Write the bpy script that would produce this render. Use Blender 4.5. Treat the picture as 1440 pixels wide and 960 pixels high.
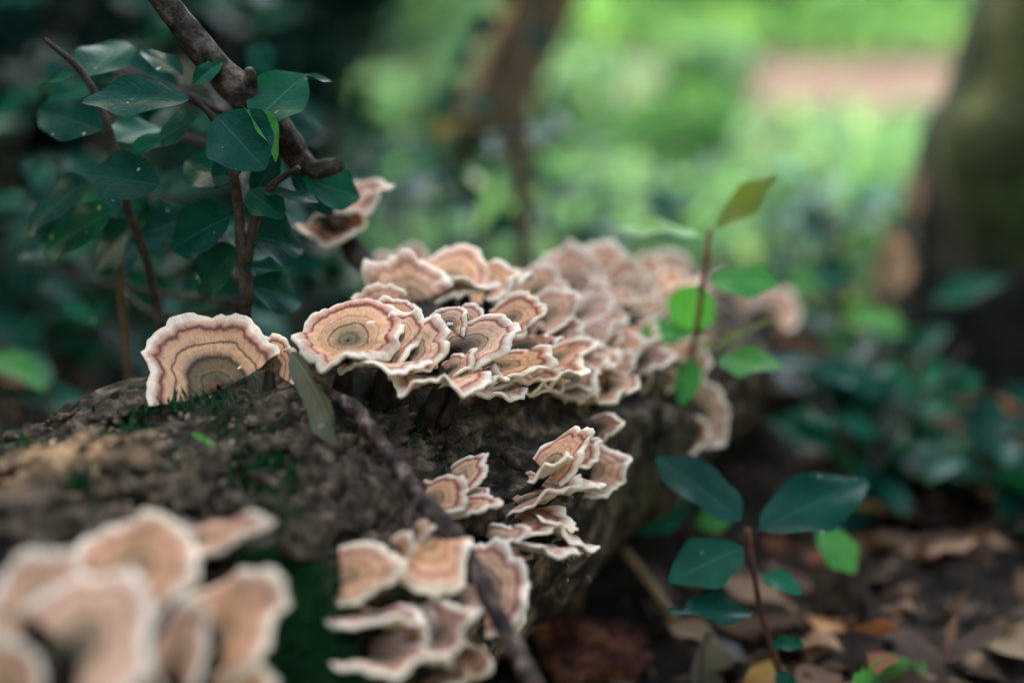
import bpy, math, random
import numpy as np
from mathutils import Vector, Matrix

for o in list(bpy.data.objects):
    bpy.data.objects.remove(o)
scene = bpy.context.scene
COL = scene.collection

# ------------------------------------------------------------------ camera
CAM_H, PITCH, FOCAL = 0.30, math.radians(15.1), 50.0
cam_data = bpy.data.cameras.new('camera')
cam_data.lens = FOCAL
cam_data.sensor_width = 36.0
cam_data.clip_start = 0.01
cam_data.clip_end = 1000.0
cam = bpy.data.objects.new('camera', cam_data)
COL.objects.link(cam)
cam.location = (0, 0, CAM_H)
cam.rotation_euler = (math.pi / 2 - PITCH, 0, 0)
cam_data.dof.use_dof = True
cam_data.dof.focus_distance = 0.510
cam_data.dof.aperture_fstop = 2.6
scene.camera = cam

# ------------------------------------------------------------------ sky, sun, exposure
SUN_EL, SUN_AZ = math.radians(54), math.radians(-24)      # azimuth from +Y, positive towards +X
to_sun = Vector((math.sin(SUN_AZ) * math.cos(SUN_EL), math.cos(SUN_AZ) * math.cos(SUN_EL), math.sin(SUN_EL)))
world = bpy.data.worlds.new('World')
scene.world = world
world.use_nodes = True
wn = world.node_tree.nodes
sky = wn.new('ShaderNodeTexSky')
sky.sky_type = 'NISHITA'
sky.sun_disc = False
sky.sun_elevation = SUN_EL
sky.sun_rotation = SUN_AZ
world.node_tree.links.new(sky.outputs[0], wn['Background'].inputs[0])
wn['Background'].inputs[1].default_value = 0.15
sun_data = bpy.data.lights.new('sun', 'SUN')
sun_data.energy = 2.0
sun_data.angle = math.radians(0.5)
sun_data.color = (1.0, 0.96, 0.90)
sun = bpy.data.objects.new('sun', sun_data)
COL.objects.link(sun)
sun.rotation_euler = to_sun.to_track_quat('Z', 'Y').to_euler()
sun.location = (0, 0, 8)
scene.view_settings.view_transform = 'Standard'
scene.view_settings.look = 'None'
scene.view_settings.gamma = 1.0
scene.view_settings.exposure = 3.65
scene.view_settings.use_white_balance = True        # shade white balance, as the camera had
scene.view_settings.white_balance_temperature = 8700
scene.view_settings.white_balance_tint = 6
scene.view_settings.use_curve_mapping = False
scene.cycles.use_denoising = True
scene.cycles.max_bounces = 8
scene.cycles.transparent_max_bounces = 8

# ------------------------------------------------------------------ helpers
R = random.Random(7)
NPR = np.random.default_rng(11)
C0 = np.array([0.0, 0.0, CAM_H])
RT = np.array([1.0, 0.0, 0.0])
UP = np.array([0.0, math.sin(PITCH), math.cos(PITCH)])
FW = np.array([0.0, math.cos(PITCH), -math.sin(PITCH)])
FPX = 2000.0

def at(x, y, d):
    """a point d metres along the optical axis, at photo position x, y (1440 x 960)"""
    return C0 + FW * d + RT * ((x - 720) / FPX * d) + UP * ((480 - y) / FPX * d)

def vd(v):
    """right / up / away vector to world"""
    return RT * v[0] + UP * v[1] + FW * v[2]

def unit(v):
    v = np.asarray(v, float)
    return v / max(1e-12, np.linalg.norm(v))

def _hash(ix, iy, iz, seed):
    h = (ix.astype(np.int64) * 374761393 + iy.astype(np.int64) * 668265263 + iz.astype(np.int64) * 2147483647 + seed * 1274126177) & 0xffffffff
    h = ((h ^ (h >> 13)) * 1274126177) & 0xffffffff
    h = (h ^ (h >> 16)) & 0xffffffff
    return h / 4294967295.0 * 2 - 1

def noise3(p, scale=1.0, seed=0):
    p = np.asarray(p, float) * scale
    i = np.floor(p).astype(np.int64)
    f = p - i
    f = f * f * (3 - 2 * f)
    r = 0
    for dx in (0, 1):
        for dy in (0, 1):
            for dz in (0, 1):
                w = (f[..., 0] if dx else 1 - f[..., 0]) * (f[..., 1] if dy else 1 - f[..., 1]) * (f[..., 2] if dz else 1 - f[..., 2])
                r = r + w * _hash(i[..., 0] + dx, i[..., 1] + dy, i[..., 2] + dz, seed)
    return r

def fbm(p, scale, octaves=4, seed=0, gain=0.5):
    r, a = 0, 1.0
    for k in range(octaves):
        r = r + a * noise3(p, scale * 2.03 ** k, seed + k * 17)
        a *= gain
    return r

def link(o, parent=None):
    COL.objects.link(o)
    if parent is not None:
        o.parent = parent
    return o

def mesh_np(name, verts, quads=None, tris=None, attrs=None, uv=None, smooth=True, normals=None):
    """mesh from arrays; attrs: {name: per-vertex floats}; uv: per-vertex (n,2)"""
    verts = np.asarray(verts, np.float32)
    m = bpy.data.meshes.new(name)
    loops, starts, n0 = [], [], 0
    if quads is not None and len(quads):
        q = np.asarray(quads, np.int32)
        loops.append(q.ravel()); starts.append(np.arange(len(q)) * 4); n0 = len(q) * 4
    if tris is not None and len(tris):
        t = np.asarray(tris, np.int32)
        loops.append(t.ravel()); starts.append(n0 + np.arange(len(t)) * 3)
    loops = np.concatenate(loops); starts = np.concatenate(starts)
    m.vertices.add(len(verts)); m.vertices.foreach_set('co', verts.ravel())
    m.loops.add(len(loops)); m.loops.foreach_set('vertex_index', loops.astype(np.int32))
    m.polygons.add(len(starts)); m.polygons.foreach_set('loop_start', starts.astype(np.int32))
    m.update(calc_edges=True)
    m.validate()
    if smooth:
        m.polygons.foreach_set('use_smooth', np.ones(len(m.polygons), bool))
    if attrs:
        for k, v in attrs.items():
            a = m.attributes.new(k, 'FLOAT', 'POINT')
            a.data.foreach_set('value', np.asarray(v, np.float32))
    if uv is not None:
        l = m.uv_layers.new(name='UVMap')
        li = np.empty(len(m.loops), np.int32); m.loops.foreach_get('vertex_index', li)
        l.data.foreach_set('uv', np.asarray(uv, np.float32)[li].ravel())
    if normals is not None and smooth:
        m.normals_split_custom_set_from_vertices([tuple(x) for x in normals])
    return m

def grid_faces(nr, nc, wrap=False, off=0):
    i, j = np.meshgrid(np.arange(nr - 1), np.arange(nc if wrap else nc - 1), indexing='ij')
    j2 = (j + 1) % nc
    return np.stack([i * nc + j, i * nc + j2, (i + 1) * nc + j2, (i + 1) * nc + j], -1).reshape(-1, 4) + off

def obj(name, mesh, mat, parent=None):
    o = bpy.data.objects.new(name, mesh)
    if mat is not None and not mesh.materials:
        mesh.materials.append(mat)
    return link(o, parent)

def tag(o, label=None, cat=None, group=None, kind=None):
    if label: o['label'] = label
    if cat: o['category'] = cat
    if group: o['group'] = group
    if kind: o['kind'] = kind
    return o

def empty(name, loc, label, cat, group=None):
    e = bpy.data.objects.new(name, None)
    e.empty_display_size = 0.01
    link(e)
    e.location = [float(v) for v in loc]
    return tag(e, label, cat, group)

def catmull(pts, n):
    pts = np.asarray(pts, float)
    if len(pts) == 2:
        t = np.linspace(0, 1, n)[:, None]
        return pts[0] * (1 - t) + pts[1] * t
    P = np.vstack([2 * pts[0] - pts[1], pts, 2 * pts[-1] - pts[-2]])
    u = np.linspace(0, len(pts) - 1 - 1e-6, n)
    i = u.astype(int); f = (u - i)[:, None]
    a, b, c, d = P[i], P[i + 1], P[i + 2], P[i + 3]
    return 0.5 * ((2 * b) + (-a + c) * f + (2 * a - 5 * b + 4 * c - d) * f ** 2 + (-a + 3 * b - 3 * c + d) * f ** 3)

def frames(path):
    t = np.gradient(path, axis=0)
    t /= np.linalg.norm(t, axis=1)[:, None]
    ref = np.array([0, 0, 1.0]) if abs(t[0][2]) < 0.9 else np.array([1.0, 0, 0])
    n = unit(np.cross(np.cross(t[0], ref), t[0]))
    N = []
    for k in range(len(path)):
        n = unit(n - t[k] * np.dot(n, t[k]))
        N.append(n)
    N = np.array(N)
    return t, N, np.cross(t, N)

def tube(pts, radii, n=24, sides=10, rough=0.0, rscale=150, seed=0, close=True):
    """verts, quads, tris of a knobbly tapering tube"""
    path = catmull(pts, n)
    rr = np.interp(np.linspace(0, 1, n), np.linspace(0, 1, len(radii)), radii)
    t, N, B = frames(path)
    a = np.linspace(0, 2 * np.pi, sides, endpoint=False)
    d = N[:, None, :] * np.cos(a)[None, :, None] + B[:, None, :] * np.sin(a)[None, :, None]
    v = path[:, None, :] + d * rr[:, None, None]
    if rough:
        k = fbm(v, rscale, 3, seed)
        v = v + d * (k * rough)[..., None] * rr[:, None, None]
    v = v.reshape(-1, 3)
    q = grid_faces(n, sides, True)[:, ::-1]
    tr = []
    if close:
        v = np.vstack([v, path[0], path[-1]])
        i0, i1 = len(v) - 2, len(v) - 1
        j = np.arange(sides)
        tr = np.vstack([np.stack([np.full(sides, i0), (j + 1) % sides, j][::-1], -1),
                        np.stack([np.full(sides, i1), (n - 1) * sides + j, (n - 1) * sides + (j + 1) % sides][::-1], -1)])
    return v, q, tr

def tube_obj(name, pts, radii, mat, parent=None, n=24, sides=10, rough=0.0, rscale=150, seed=0):
    v, q, t = tube(pts, radii, n, sides, rough, rscale, seed)
    if parent is not None:
        v = v - np.array(parent.matrix_basis.translation)
    return obj(name, mesh_np(name, v, q, t), mat, parent)

# ------------------------------------------------------------------ materials
def new_mat(name):
    m = bpy.data.materials.new(name)
    m.use_nodes = True
    return m, m.node_tree.nodes, m.node_tree.links, m.node_tree.nodes['Principled BSDF']

def N(nodes, kind, **kw):
    n = nodes.new(kind)
    for k, v in kw.items():
        if k in n.inputs: n.inputs[k].default_value = v
        else: setattr(n, k, v)
    return n

def ramp(nodes, stops, interp='LINEAR'):
    r = nodes.new('ShaderNodeValToRGB')
    r.color_ramp.interpolation = interp
    e = r.color_ramp.elements
    while len(e) > 1: e.remove(e[-1])
    for i, (p, c) in enumerate(stops):
        el = e[0] if i == 0 else e.new(p)
        el.position = p
        el.color = (*c, 1)
    return r

def math_n(nodes, links, op, a, b=None):
    m = nodes.new('ShaderNodeMath'); m.operation = op
    for i, v in enumerate((a, b)):
        if v is None: continue
        if isinstance(v, (int, float)): m.inputs[i].default_value = v
        else: links.new(v, m.inputs[i])
    return m.outputs[0]

def mix_rgb(nodes, links, fac, a, b, blend='MIX'):
    m = nodes.new('ShaderNodeMix'); m.data_type = 'RGBA'; m.blend_type = blend
    for sock, v in ((m.inputs[0], fac), (m.inputs[6], a), (m.inputs[7], b)):
        if isinstance(v, (int, float)): sock.default_value = v
        elif isinstance(v, tuple): sock.default_value = (*v, 1)
        else: links.new(v, sock)
    return m.outputs[2]

def noise_n(nodes, links, vec, scale, detail=4, rough=0.55):
    n = N(nodes, 'ShaderNodeTexNoise', Scale=scale, Detail=detail, Roughness=rough)
    if vec is not None: links.new(vec, n.inputs['Vector'])
    return n.outputs['Fac']

def attr(nodes, name):
    a = nodes.new('ShaderNodeAttribute'); a.attribute_name = name
    return a.outputs['Fac']

def bump(nodes, links, bsdf, height, strength, dist):
    b = N(nodes, 'ShaderNodeBump', Strength=strength, Distance=dist)
    links.new(height, b.inputs['Height'])
    links.new(b.outputs[0], bsdf.inputs['Normal'])

def cap_material(name, stops, fibre=0.35):
    m, n, l, b = new_mat(name)
    geo = n.new('ShaderNodeNewGeometry').outputs['Position']
    zr, za, sd = attr(n, 'zr'), attr(n, 'za'), attr(n, 'sd')
    w1 = noise_n(n, l, geo, 160, 3)
    w2 = noise_n(n, l, geo, 900, 3)
    vr = n.new('ShaderNodeCombineXYZ'); l.new(math_n(n, l, 'MULTIPLY', za, 1.6), vr.inputs[0]); l.new(math_n(n, l, 'MULTIPLY', sd, 30.0), vr.inputs[1])
    var = math_n(n, l, 'MULTIPLY', math_n(n, l, 'SUBTRACT', noise_n(n, l, vr.outputs[0], 1.0, 2), 0.5), 0.16)
    t = math_n(n, l, 'ADD', math_n(n, l, 'ADD', zr, math_n(n, l, 'MULTIPLY', var, zr)), math_n(n, l, 'MULTIPLY', math_n(n, l, 'SUBTRACT', w1, 0.5), 0.10))
    t = math_n(n, l, 'ADD', t, math_n(n, l, 'MULTIPLY', math_n(n, l, 'SUBTRACT', w2, 0.5), 0.03))
    inner = math_n(n, l, 'MULTIPLY', math_n(n, l, 'SUBTRACT', 1.0, zr), math_n(n, l, 'MULTIPLY', sd, 0.16))
    t = math_n(n, l, 'ADD', t, inner)
    r = ramp(n, stops)
    l.new(t, r.inputs[0])
    cv = n.new('ShaderNodeCombineXYZ')
    l.new(math_n(n, l, 'MULTIPLY', za, 26.0), cv.inputs[0])
    l.new(math_n(n, l, 'MULTIPLY', zr, 5.0), cv.inputs[1])
    l.new(sd, cv.inputs[2])
    fib = noise_n(n, l, cv.outputs[0], 1.6, 5, 0.65)
    fr = ramp(n, [(0.32, (0.36, 0.32, 0.28)), (0.50, (1, 1, 1)), (0.68, (1.25, 1.22, 1.16))])
    l.new(fib, fr.inputs[0])
    bv = n.new('ShaderNodeCombineXYZ')
    l.new(math_n(n, l, 'MULTIPLY', t, 15.0), bv.inputs[0]); l.new(math_n(n, l, 'MULTIPLY', sd, 40.0), bv.inputs[1])
    band = noise_n(n, l, bv.outputs[0], 1.0, 2, 0.5)
    br_ = ramp(n, [(0.30, (0.55, 0.50, 0.46)), (0.45, (1, 1, 1)), (0.62, (1.08, 1.06, 1.04)), (0.72, (0.80, 0.76, 0.72))])
    l.new(band, br_.inputs[0])
    mott = noise_n(n, l, geo, 420, 5, 0.7)
    mr = ramp(n, [(0.3, (0.66, 0.62, 0.58)), (0.55, (1, 1, 1))])
    l.new(mott, mr.inputs[0])
    fade = math_n(n, l, 'SUBTRACT', 1.0, math_n(n, l, 'MULTIPLY', zr, 0.75))
    c = mix_rgb(n, l, math_n(n, l, 'MULTIPLY', fade, fibre * 2), r.outputs[0], fr.outputs[0], 'MULTIPLY')
    c = mix_rgb(n, l, fade, c, mr.outputs[0], 'MULTIPLY')
    c = mix_rgb(n, l, math_n(n, l, 'MINIMUM', fade, 0.8), c, br_.outputs[0], 'MULTIPLY')
    hs = n.new('ShaderNodeHueSaturation')
    l.new(math_n(n, l, 'ADD', 0.97, math_n(n, l, 'MULTIPLY', sd, 0.10)), hs.inputs['Saturation'])
    l.new(math_n(n, l, 'ADD', 1.0, math_n(n, l, 'MULTIPLY', math_n(n, l, 'SINE', math_n(n, l, 'MULTIPLY', sd, 9.0)), 0.10)), hs.inputs['Value'])
    l.new(c, hs.inputs['Color'])
    alg = noise_n(n, l, geo, 75, 4, 0.6)
    ar = ramp(n, [(0.56, (0, 0, 0)), (0.68, (1, 1, 1))]); l.new(alg, ar.inputs[0])
    am = math_n(n, l, 'MULTIPLY', math_n(n, l, 'MULTIPLY', ar.outputs[0], fade), 0.55)
    c = mix_rgb(n, l, am, hs.outputs[0], (0.13, 0.125, 0.05))          # green algae on the old inner zones
    l.new(c, b.inputs['Base Color'])
    b.inputs['Roughness'].default_value = 0.82
    b.inputs['Specular IOR Level'].default_value = 0.25
    b.inputs['Subsurface Weight'].default_value = 0.12
    b.inputs['Subsurface Radius'].default_value = (1.0, 0.6, 0.4)
    b.inputs['Subsurface Scale'].default_value = 0.0015
    hgt = math_n(n, l, 'ADD', math_n(n, l, 'MULTIPLY', fib, 0.5), math_n(n, l, 'MULTIPLY', noise_n(n, l, geo, 2200, 3), 0.35))
    bump(n, l, b, hgt, 0.7, 0.0014)
    return m

CREAM = (0.86, 0.68, 0.51)
CAP_A = cap_material('banded_cap', [(0.000, (0.050, 0.035, 0.022)), (0.140, (0.130, 0.085, 0.050)), (0.220, (0.240, 0.150, 0.085)), (0.250, (0.100, 0.060, 0.038)), (0.280, (0.300, 0.180, 0.100)), (0.400, (0.480, 0.270, 0.160)), (0.435, (0.090, 0.045, 0.030)), (0.460, (0.600, 0.310, 0.170)), (0.560, (0.740, 0.390, 0.220)), (0.600, (0.520, 0.240, 0.140)), (0.630, (0.760, 0.400, 0.230)), (0.750, (0.780, 0.400, 0.240)), (0.790, (0.340, 0.100, 0.060)), (0.815, (0.240, 0.060, 0.040)), (0.850, (0.580, 0.250, 0.170)), (0.910, (0.70, 0.43, 0.31)), (0.955, (0.86, 0.66, 0.49)), (1.000, (0.88, 0.71, 0.54))], 0.5)
CAP_B = cap_material('many_banded_cap', [(0.000, (0.220, 0.050, 0.045)), (0.130, (0.300, 0.080, 0.060)), (0.180, (0.100, 0.065, 0.040)), (0.270, (0.170, 0.115, 0.065)), (0.300, (0.060, 0.042, 0.026)), (0.340, (0.190, 0.125, 0.070)), (0.450, (0.120, 0.080, 0.045)), (0.490, (0.030, 0.020, 0.015)), (0.520, (0.240, 0.145, 0.085)), (0.570, (0.580, 0.310, 0.180)), (0.640, (0.680, 0.370, 0.220)), (0.670, (0.070, 0.032, 0.024)), (0.695, (0.600, 0.320, 0.190)), (0.765, (0.700, 0.380, 0.230)), (0.800, (0.600, 0.290, 0.180)), (0.835, (0.150, 0.045, 0.033)), (0.870, (0.460, 0.200, 0.140)), (0.910, (0.70, 0.43, 0.31)), (0.955, (0.86, 0.66, 0.49)), (1.000, (0.88, 0.71, 0.54))], 0.5)
CAP_C = cap_material('tan_cap', [(0.000, (0.120, 0.075, 0.045)), (0.200, (0.380, 0.220, 0.130)), (0.280, (0.500, 0.280, 0.160)), (0.330, (0.260, 0.130, 0.080)), (0.370, (0.600, 0.320, 0.180)), (0.520, (0.700, 0.370, 0.210)), (0.560, (0.420, 0.180, 0.110)), (0.600, (0.740, 0.390, 0.240)), (0.720, (0.740, 0.380, 0.240)), (0.780, (0.460, 0.170, 0.110)), (0.840, (0.680, 0.380, 0.260)), (0.910, (0.70, 0.43, 0.31)), (0.955, (0.86, 0.66, 0.49)), (1.000, (0.88, 0.71, 0.54))], 0.45)
CAP_D = cap_material('dark_cap', [(0.000, (0.040, 0.030, 0.020)), (0.300, (0.120, 0.075, 0.045)), (0.420, (0.220, 0.130, 0.075)), (0.460, (0.060, 0.035, 0.022)), (0.500, (0.340, 0.190, 0.110)), (0.600, (0.440, 0.230, 0.130)), (0.640, (0.140, 0.060, 0.040)), (0.680, (0.460, 0.220, 0.140)), (0.780, (0.440, 0.170, 0.110)), (0.820, (0.150, 0.045, 0.030)), (0.870, (0.500, 0.240, 0.170)), (0.910, (0.70, 0.43, 0.31)), (0.955, (0.86, 0.66, 0.49)), (1.000, (0.88, 0.71, 0.54))], 0.6)

def pore_material():
    m, n, l, b = new_mat('pore_surface')
    geo = n.new('ShaderNodeNewGeometry').outputs['Position']
    a = noise_n(n, l, geo, 180, 4)
    r = ramp(n, [(0.3, (0.42, 0.36, 0.25)), (0.5, (0.60, 0.54, 0.40)), (0.7, (0.68, 0.62, 0.48))])
    l.new(a, r.inputs[0])
    l.new(r.outputs[0], b.inputs['Base Color'])
    b.inputs['Roughness'].default_value = 0.85
    v = N(n, 'ShaderNodeTexVoronoi', Scale=1600.0)
    l.new(geo, v.inputs['Vector'])
    bump(n, l, b, v.outputs['Distance'], 0.4, 0.0008)
    return m
PORE = pore_material()

def leaf_material(name, base, tint, rough=0.32, trans=0.25, vein=0.35, spots=0.0, spotc=(0.30, 0.22, 0.12), coat=0.0, uvveins=True, gloss=0.10):
    m, n, l, b = new_mat(name)
    geo = n.new('ShaderNodeNewGeometry').outputs['Position']
    info = n.new('ShaderNodeObjectInfo')
    a = noise_n(n, l, geo, 60, 3)
    r = ramp(n, [(0.25, base), (0.75, tint)])
    j = math_n(n, l, 'ADD', a, math_n(n, l, 'MULTIPLY', math_n(n, l, 'SUBTRACT', info.outputs['Random'], 0.5), 0.35))
    l.new(j, r.inputs[0])
    c = r.outputs[0]
    hgt = None
    if uvveins:
        uv = n.new('ShaderNodeUVMap').outputs[0]
        sp = n.new('ShaderNodeSeparateXYZ'); l.new(uv, sp.inputs[0])
        across = math_n(n, l, 'ABSOLUTE', math_n(n, l, 'SUBTRACT', sp.outputs[1], 0.5))
        mid = math_n(n, l, 'LESS_THAN', across, 0.018)
        side = math_n(n, l, 'SINE', math_n(n, l, 'MULTIPLY', math_n(n, l, 'SUBTRACT', sp.outputs[0], math_n(n, l, 'MULTIPLY', across, 0.55)), 58.0))
        sv = math_n(n, l, 'POWER', math_n(n, l, 'MAXIMUM', side, 0.0), 14.0)
        vv = math_n(n, l, 'MAXIMUM', mid, math_n(n, l, 'MULTIPLY', sv, 0.14))
        veinc = tuple(min(1, x * 1.8 + 0.02) for x in tint)
        c = mix_rgb(n, l, math_n(n, l, 'MULTIPLY', vv, vein), c, veinc)
        hgt = math_n(n, l, 'ADD', math_n(n, l, 'MULTIPLY', vv, -0.6), math_n(n, l, 'MULTIPLY', noise_n(n, l, geo, 500, 3), 0.5))
    if spots > 0:
        s = noise_n(n, l, geo, 230, 2, 0.4)
        sr = ramp(n, [(0.765 - 0.08 * spots, (0, 0, 0)), (0.79 - 0.08 * spots, (1, 1, 1))])
        l.new(s, sr.inputs[0])
        c = mix_rgb(n, l, sr.outputs[0], c, spotc)
    l.new(c, b.inputs['Base Color'])
    b.inputs['Roughness'].default_value = rough
    b.inputs['Coat Weight'].default_value = coat * 0
    b.inputs['Coat Roughness'].default_value = 0.22
    b.inputs['Specular IOR Level'].default_value = gloss
    if hgt is not None: bump(n, l, b, hgt, 0.5, 0.0014)
    if trans > 0:
        tb = n.new('ShaderNodeBsdfTranslucent')
        tc = mix_rgb(n, l, 1.0, c, (1.5, 1.5, 0.7), 'MULTIPLY')
        l.new(tc, tb.inputs[0])
        ms = n.new('ShaderNodeMixShader'); ms.inputs[0].default_value = trans
        l.new(b.outputs[0], ms.inputs[1]); l.new(tb.outputs[0], ms.inputs[2])
        l.new(ms.outputs[0], n['Material Output'].inputs[0])
    return m

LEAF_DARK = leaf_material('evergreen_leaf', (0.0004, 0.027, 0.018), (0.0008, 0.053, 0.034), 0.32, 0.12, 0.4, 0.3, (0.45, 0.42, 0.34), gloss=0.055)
LEAF_MID = leaf_material('mid_green_leaf', (0.0006, 0.052, 0.031), (0.002, 0.092, 0.047), 0.32, 0.25, 0.4, 0.25, (0.35, 0.28, 0.15), gloss=0.055)
LEAF_BRIGHT = leaf_material('bright_leaf', (0.03, 0.21, 0.05), (0.09, 0.33, 0.075), 0.4, 0.4, 0.3)
LEAF_OLIVE = leaf_material('olive_young_leaf', (0.10, 0.15, 0.03), (0.17, 0.20, 0.045), 0.45, 0.35, 0.2)
LEAF_PALE = leaf_material('pale_green_leaf', (0.16, 0.34, 0.11), (0.28, 0.42, 0.18), 0.4, 0.35, 0.2)
DEAD = [leaf_material('dead_leaf_' + k, a, b_, 0.75, 0.12, 0.25, 0.6, (0.03, 0.02, 0.015)) for k, a, b_ in (
    ('tan', (0.18, 0.10, 0.06), (0.31, 0.18, 0.105)), ('brown', (0.085, 0.043, 0.028), (0.16, 0.085, 0.052)),
    ('rust', (0.16, 0.050, 0.028), (0.24, 0.085, 0.045)), ('grey', (0.085, 0.075, 0.065), (0.17, 0.145, 0.12)),
    ('dark', (0.035, 0.021, 0.016), (0.075, 0.044, 0.032)), ('straw', (0.15, 0.10, 0.058), (0.22, 0.155, 0.092)))]
DEAD_GREEN = leaf_material('dried_grey_green_leaf', (0.07, 0.072, 0.045), (0.19, 0.17, 0.105), 0.6, 0.1, 0.7, 0.6, (0.2, 0.17, 0.1))
LEAF_YELLOW = leaf_material('yellowing_leaf', (0.25, 0.20, 0.04), (0.30, 0.12, 0.03), 0.6, 0.2, 0.2, 0.6, (0.10, 0.05, 0.02))

def wood_material(name, cols, *rest, **kw):
    return _wood(name, cols, *rest, **kw)

def _wood(name, cols, scale=60, bumpd=0.004, rough=0.85, moss=None, mossw=(0.5, 0.62), fine=900, anis=None, mscale=18, zmoss=None):
    m, n, l, b = new_mat(name)
    geo = n.new('ShaderNodeNewGeometry').outputs['Position']
    vec = geo
    if anis:
        mp = n.new('ShaderNodeMapping'); mp.inputs['Scale'].default_value = anis
        l.new(geo, mp.inputs[0]); vec = mp.outputs[0]
    a = noise_n(n, l, vec, scale, 7, 0.68)
    k = len(cols)
    r = ramp(n, [(0.36 + 0.28 * i / (k - 1), c) for i, c in enumerate(cols)])
    l.new(a, r.inputs[0])
    c = r.outputs[0]
    f = noise_n(n, l, geo, fine, 4, 0.7)
    fr = ramp(n, [(0.3, (0.55, 0.55, 0.55)), (0.55, (1, 1, 1)), (0.78, (1.5, 1.45, 1.35))])
    l.new(f, fr.inputs[0])
    c = mix_rgb(n, l, 0.85, c, fr.outputs[0], 'MULTIPLY')
    if moss:
        s = noise_n(n, l, geo, mscale, 5, 0.65)
        sr = ramp(n, [(mossw[0], (0, 0, 0)), (mossw[1], (1, 1, 1))])
        l.new(s, sr.inputs[0])
        mask = sr.outputs[0]
        if zmoss:                                       # moss starts at a set height, only dark bark below it
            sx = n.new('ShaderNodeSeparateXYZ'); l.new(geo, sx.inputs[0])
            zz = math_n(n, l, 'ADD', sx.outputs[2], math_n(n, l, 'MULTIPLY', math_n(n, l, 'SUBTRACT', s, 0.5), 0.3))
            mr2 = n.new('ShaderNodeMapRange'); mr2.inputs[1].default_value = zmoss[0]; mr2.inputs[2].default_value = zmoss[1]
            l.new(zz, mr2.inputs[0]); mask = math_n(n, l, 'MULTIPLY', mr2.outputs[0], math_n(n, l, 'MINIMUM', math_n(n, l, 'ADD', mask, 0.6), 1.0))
        mr = ramp(n, [(0.3, moss[0]), (0.7, moss[1])]); l.new(f, mr.inputs[0])
        c = mix_rgb(n, l, mask, c, mr.outputs[0])
    l.new(c, b.inputs['Base Color'])
    b.inputs['Roughness'].default_value = rough
    b.inputs['Specular IOR Level'].default_value = 0.10
    h = math_n(n, l, 'ADD', a, math_n(n, l, 'MULTIPLY', f, 0.3))
    bump(n, l, b, h, 0.7, bumpd)
    return m

BARK = wood_material('rotting_log_bark', [(0.005, 0.004, 0.003), (0.012, 0.009, 0.006), (0.036, 0.025, 0.017), (0.10, 0.068, 0.045), (0.22, 0.15, 0.10)], 90, 0.003, 0.8,
                     moss=((0.022, 0.027, 0.010), (0.06, 0.062, 0.022)), mossw=(0.53, 0.64), fine=1100, mscale=34)
BARK_PLATE = wood_material('bark_plate', [(0.02, 0.014, 0.009), (0.065, 0.043, 0.028), (0.17, 0.115, 0.075)], 160, 0.0015, 0.85, fine=1300)
BRANCH = wood_material('branch_bark', [(0.012, 0.009, 0.007), (0.034, 0.024, 0.018), (0.07, 0.053, 0.04), (0.15, 0.115, 0.09)], 150, 0.002, 0.75, fine=900)
TWIG = wood_material('twig_bark', [(0.012, 0.010, 0.009), (0.032, 0.021, 0.018), (0.085, 0.045, 0.034), (0.26, 0.18, 0.145)], 190, 0.0012, 0.6, fine=900)
STEM_RED = wood_material('red_brown_stem', [(0.035, 0.016, 0.012), (0.085, 0.033, 0.022), (0.14, 0.06, 0.035)], 120, 0.001, 0.5)
STEM_SEEDLING = wood_material('red_seedling_stem', [(0.12, 0.035, 0.03), (0.20, 0.065, 0.05), (0.26, 0.11, 0.06)], 120, 0.0008, 0.5)
STEM_DARK = wood_material('dark_stem', [(0.018, 0.014, 0.012), (0.05, 0.035, 0.026), (0.085, 0.06, 0.045)], 120, 0.001, 0.65)
STEM_BROWN = wood_material('sapling_stem', [(0.09, 0.055, 0.03), (0.16, 0.10, 0.055), (0.22, 0.14, 0.08)], 90, 0.001, 0.7)
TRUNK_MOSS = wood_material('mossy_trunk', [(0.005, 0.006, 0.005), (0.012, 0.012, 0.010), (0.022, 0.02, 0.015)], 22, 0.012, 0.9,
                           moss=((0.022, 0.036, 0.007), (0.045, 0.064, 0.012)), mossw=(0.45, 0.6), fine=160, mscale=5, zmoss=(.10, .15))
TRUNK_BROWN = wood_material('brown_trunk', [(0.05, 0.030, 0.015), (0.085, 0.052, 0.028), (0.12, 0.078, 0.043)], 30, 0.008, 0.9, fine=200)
RED_ROT = wood_material('red_rotten_wood', [(0.05, 0.018, 0.014), (0.12, 0.04, 0.028), (0.24, 0.10, 0.06)], 110, 0.002, 0.9, fine=900)
SOIL = wood_material('forest_soil', [(0.012, 0.009, 0.008), (0.028, 0.021, 0.016), (0.055, 0.04, 0.03)], 40, 0.006, 0.95, fine=500)
PATH = wood_material('earth_path', [(0.04, 0.026, 0.021), (0.058, 0.037, 0.030), (0.078, 0.052, 0.042)], 3, 0.01, 0.95, fine=60)

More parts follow.
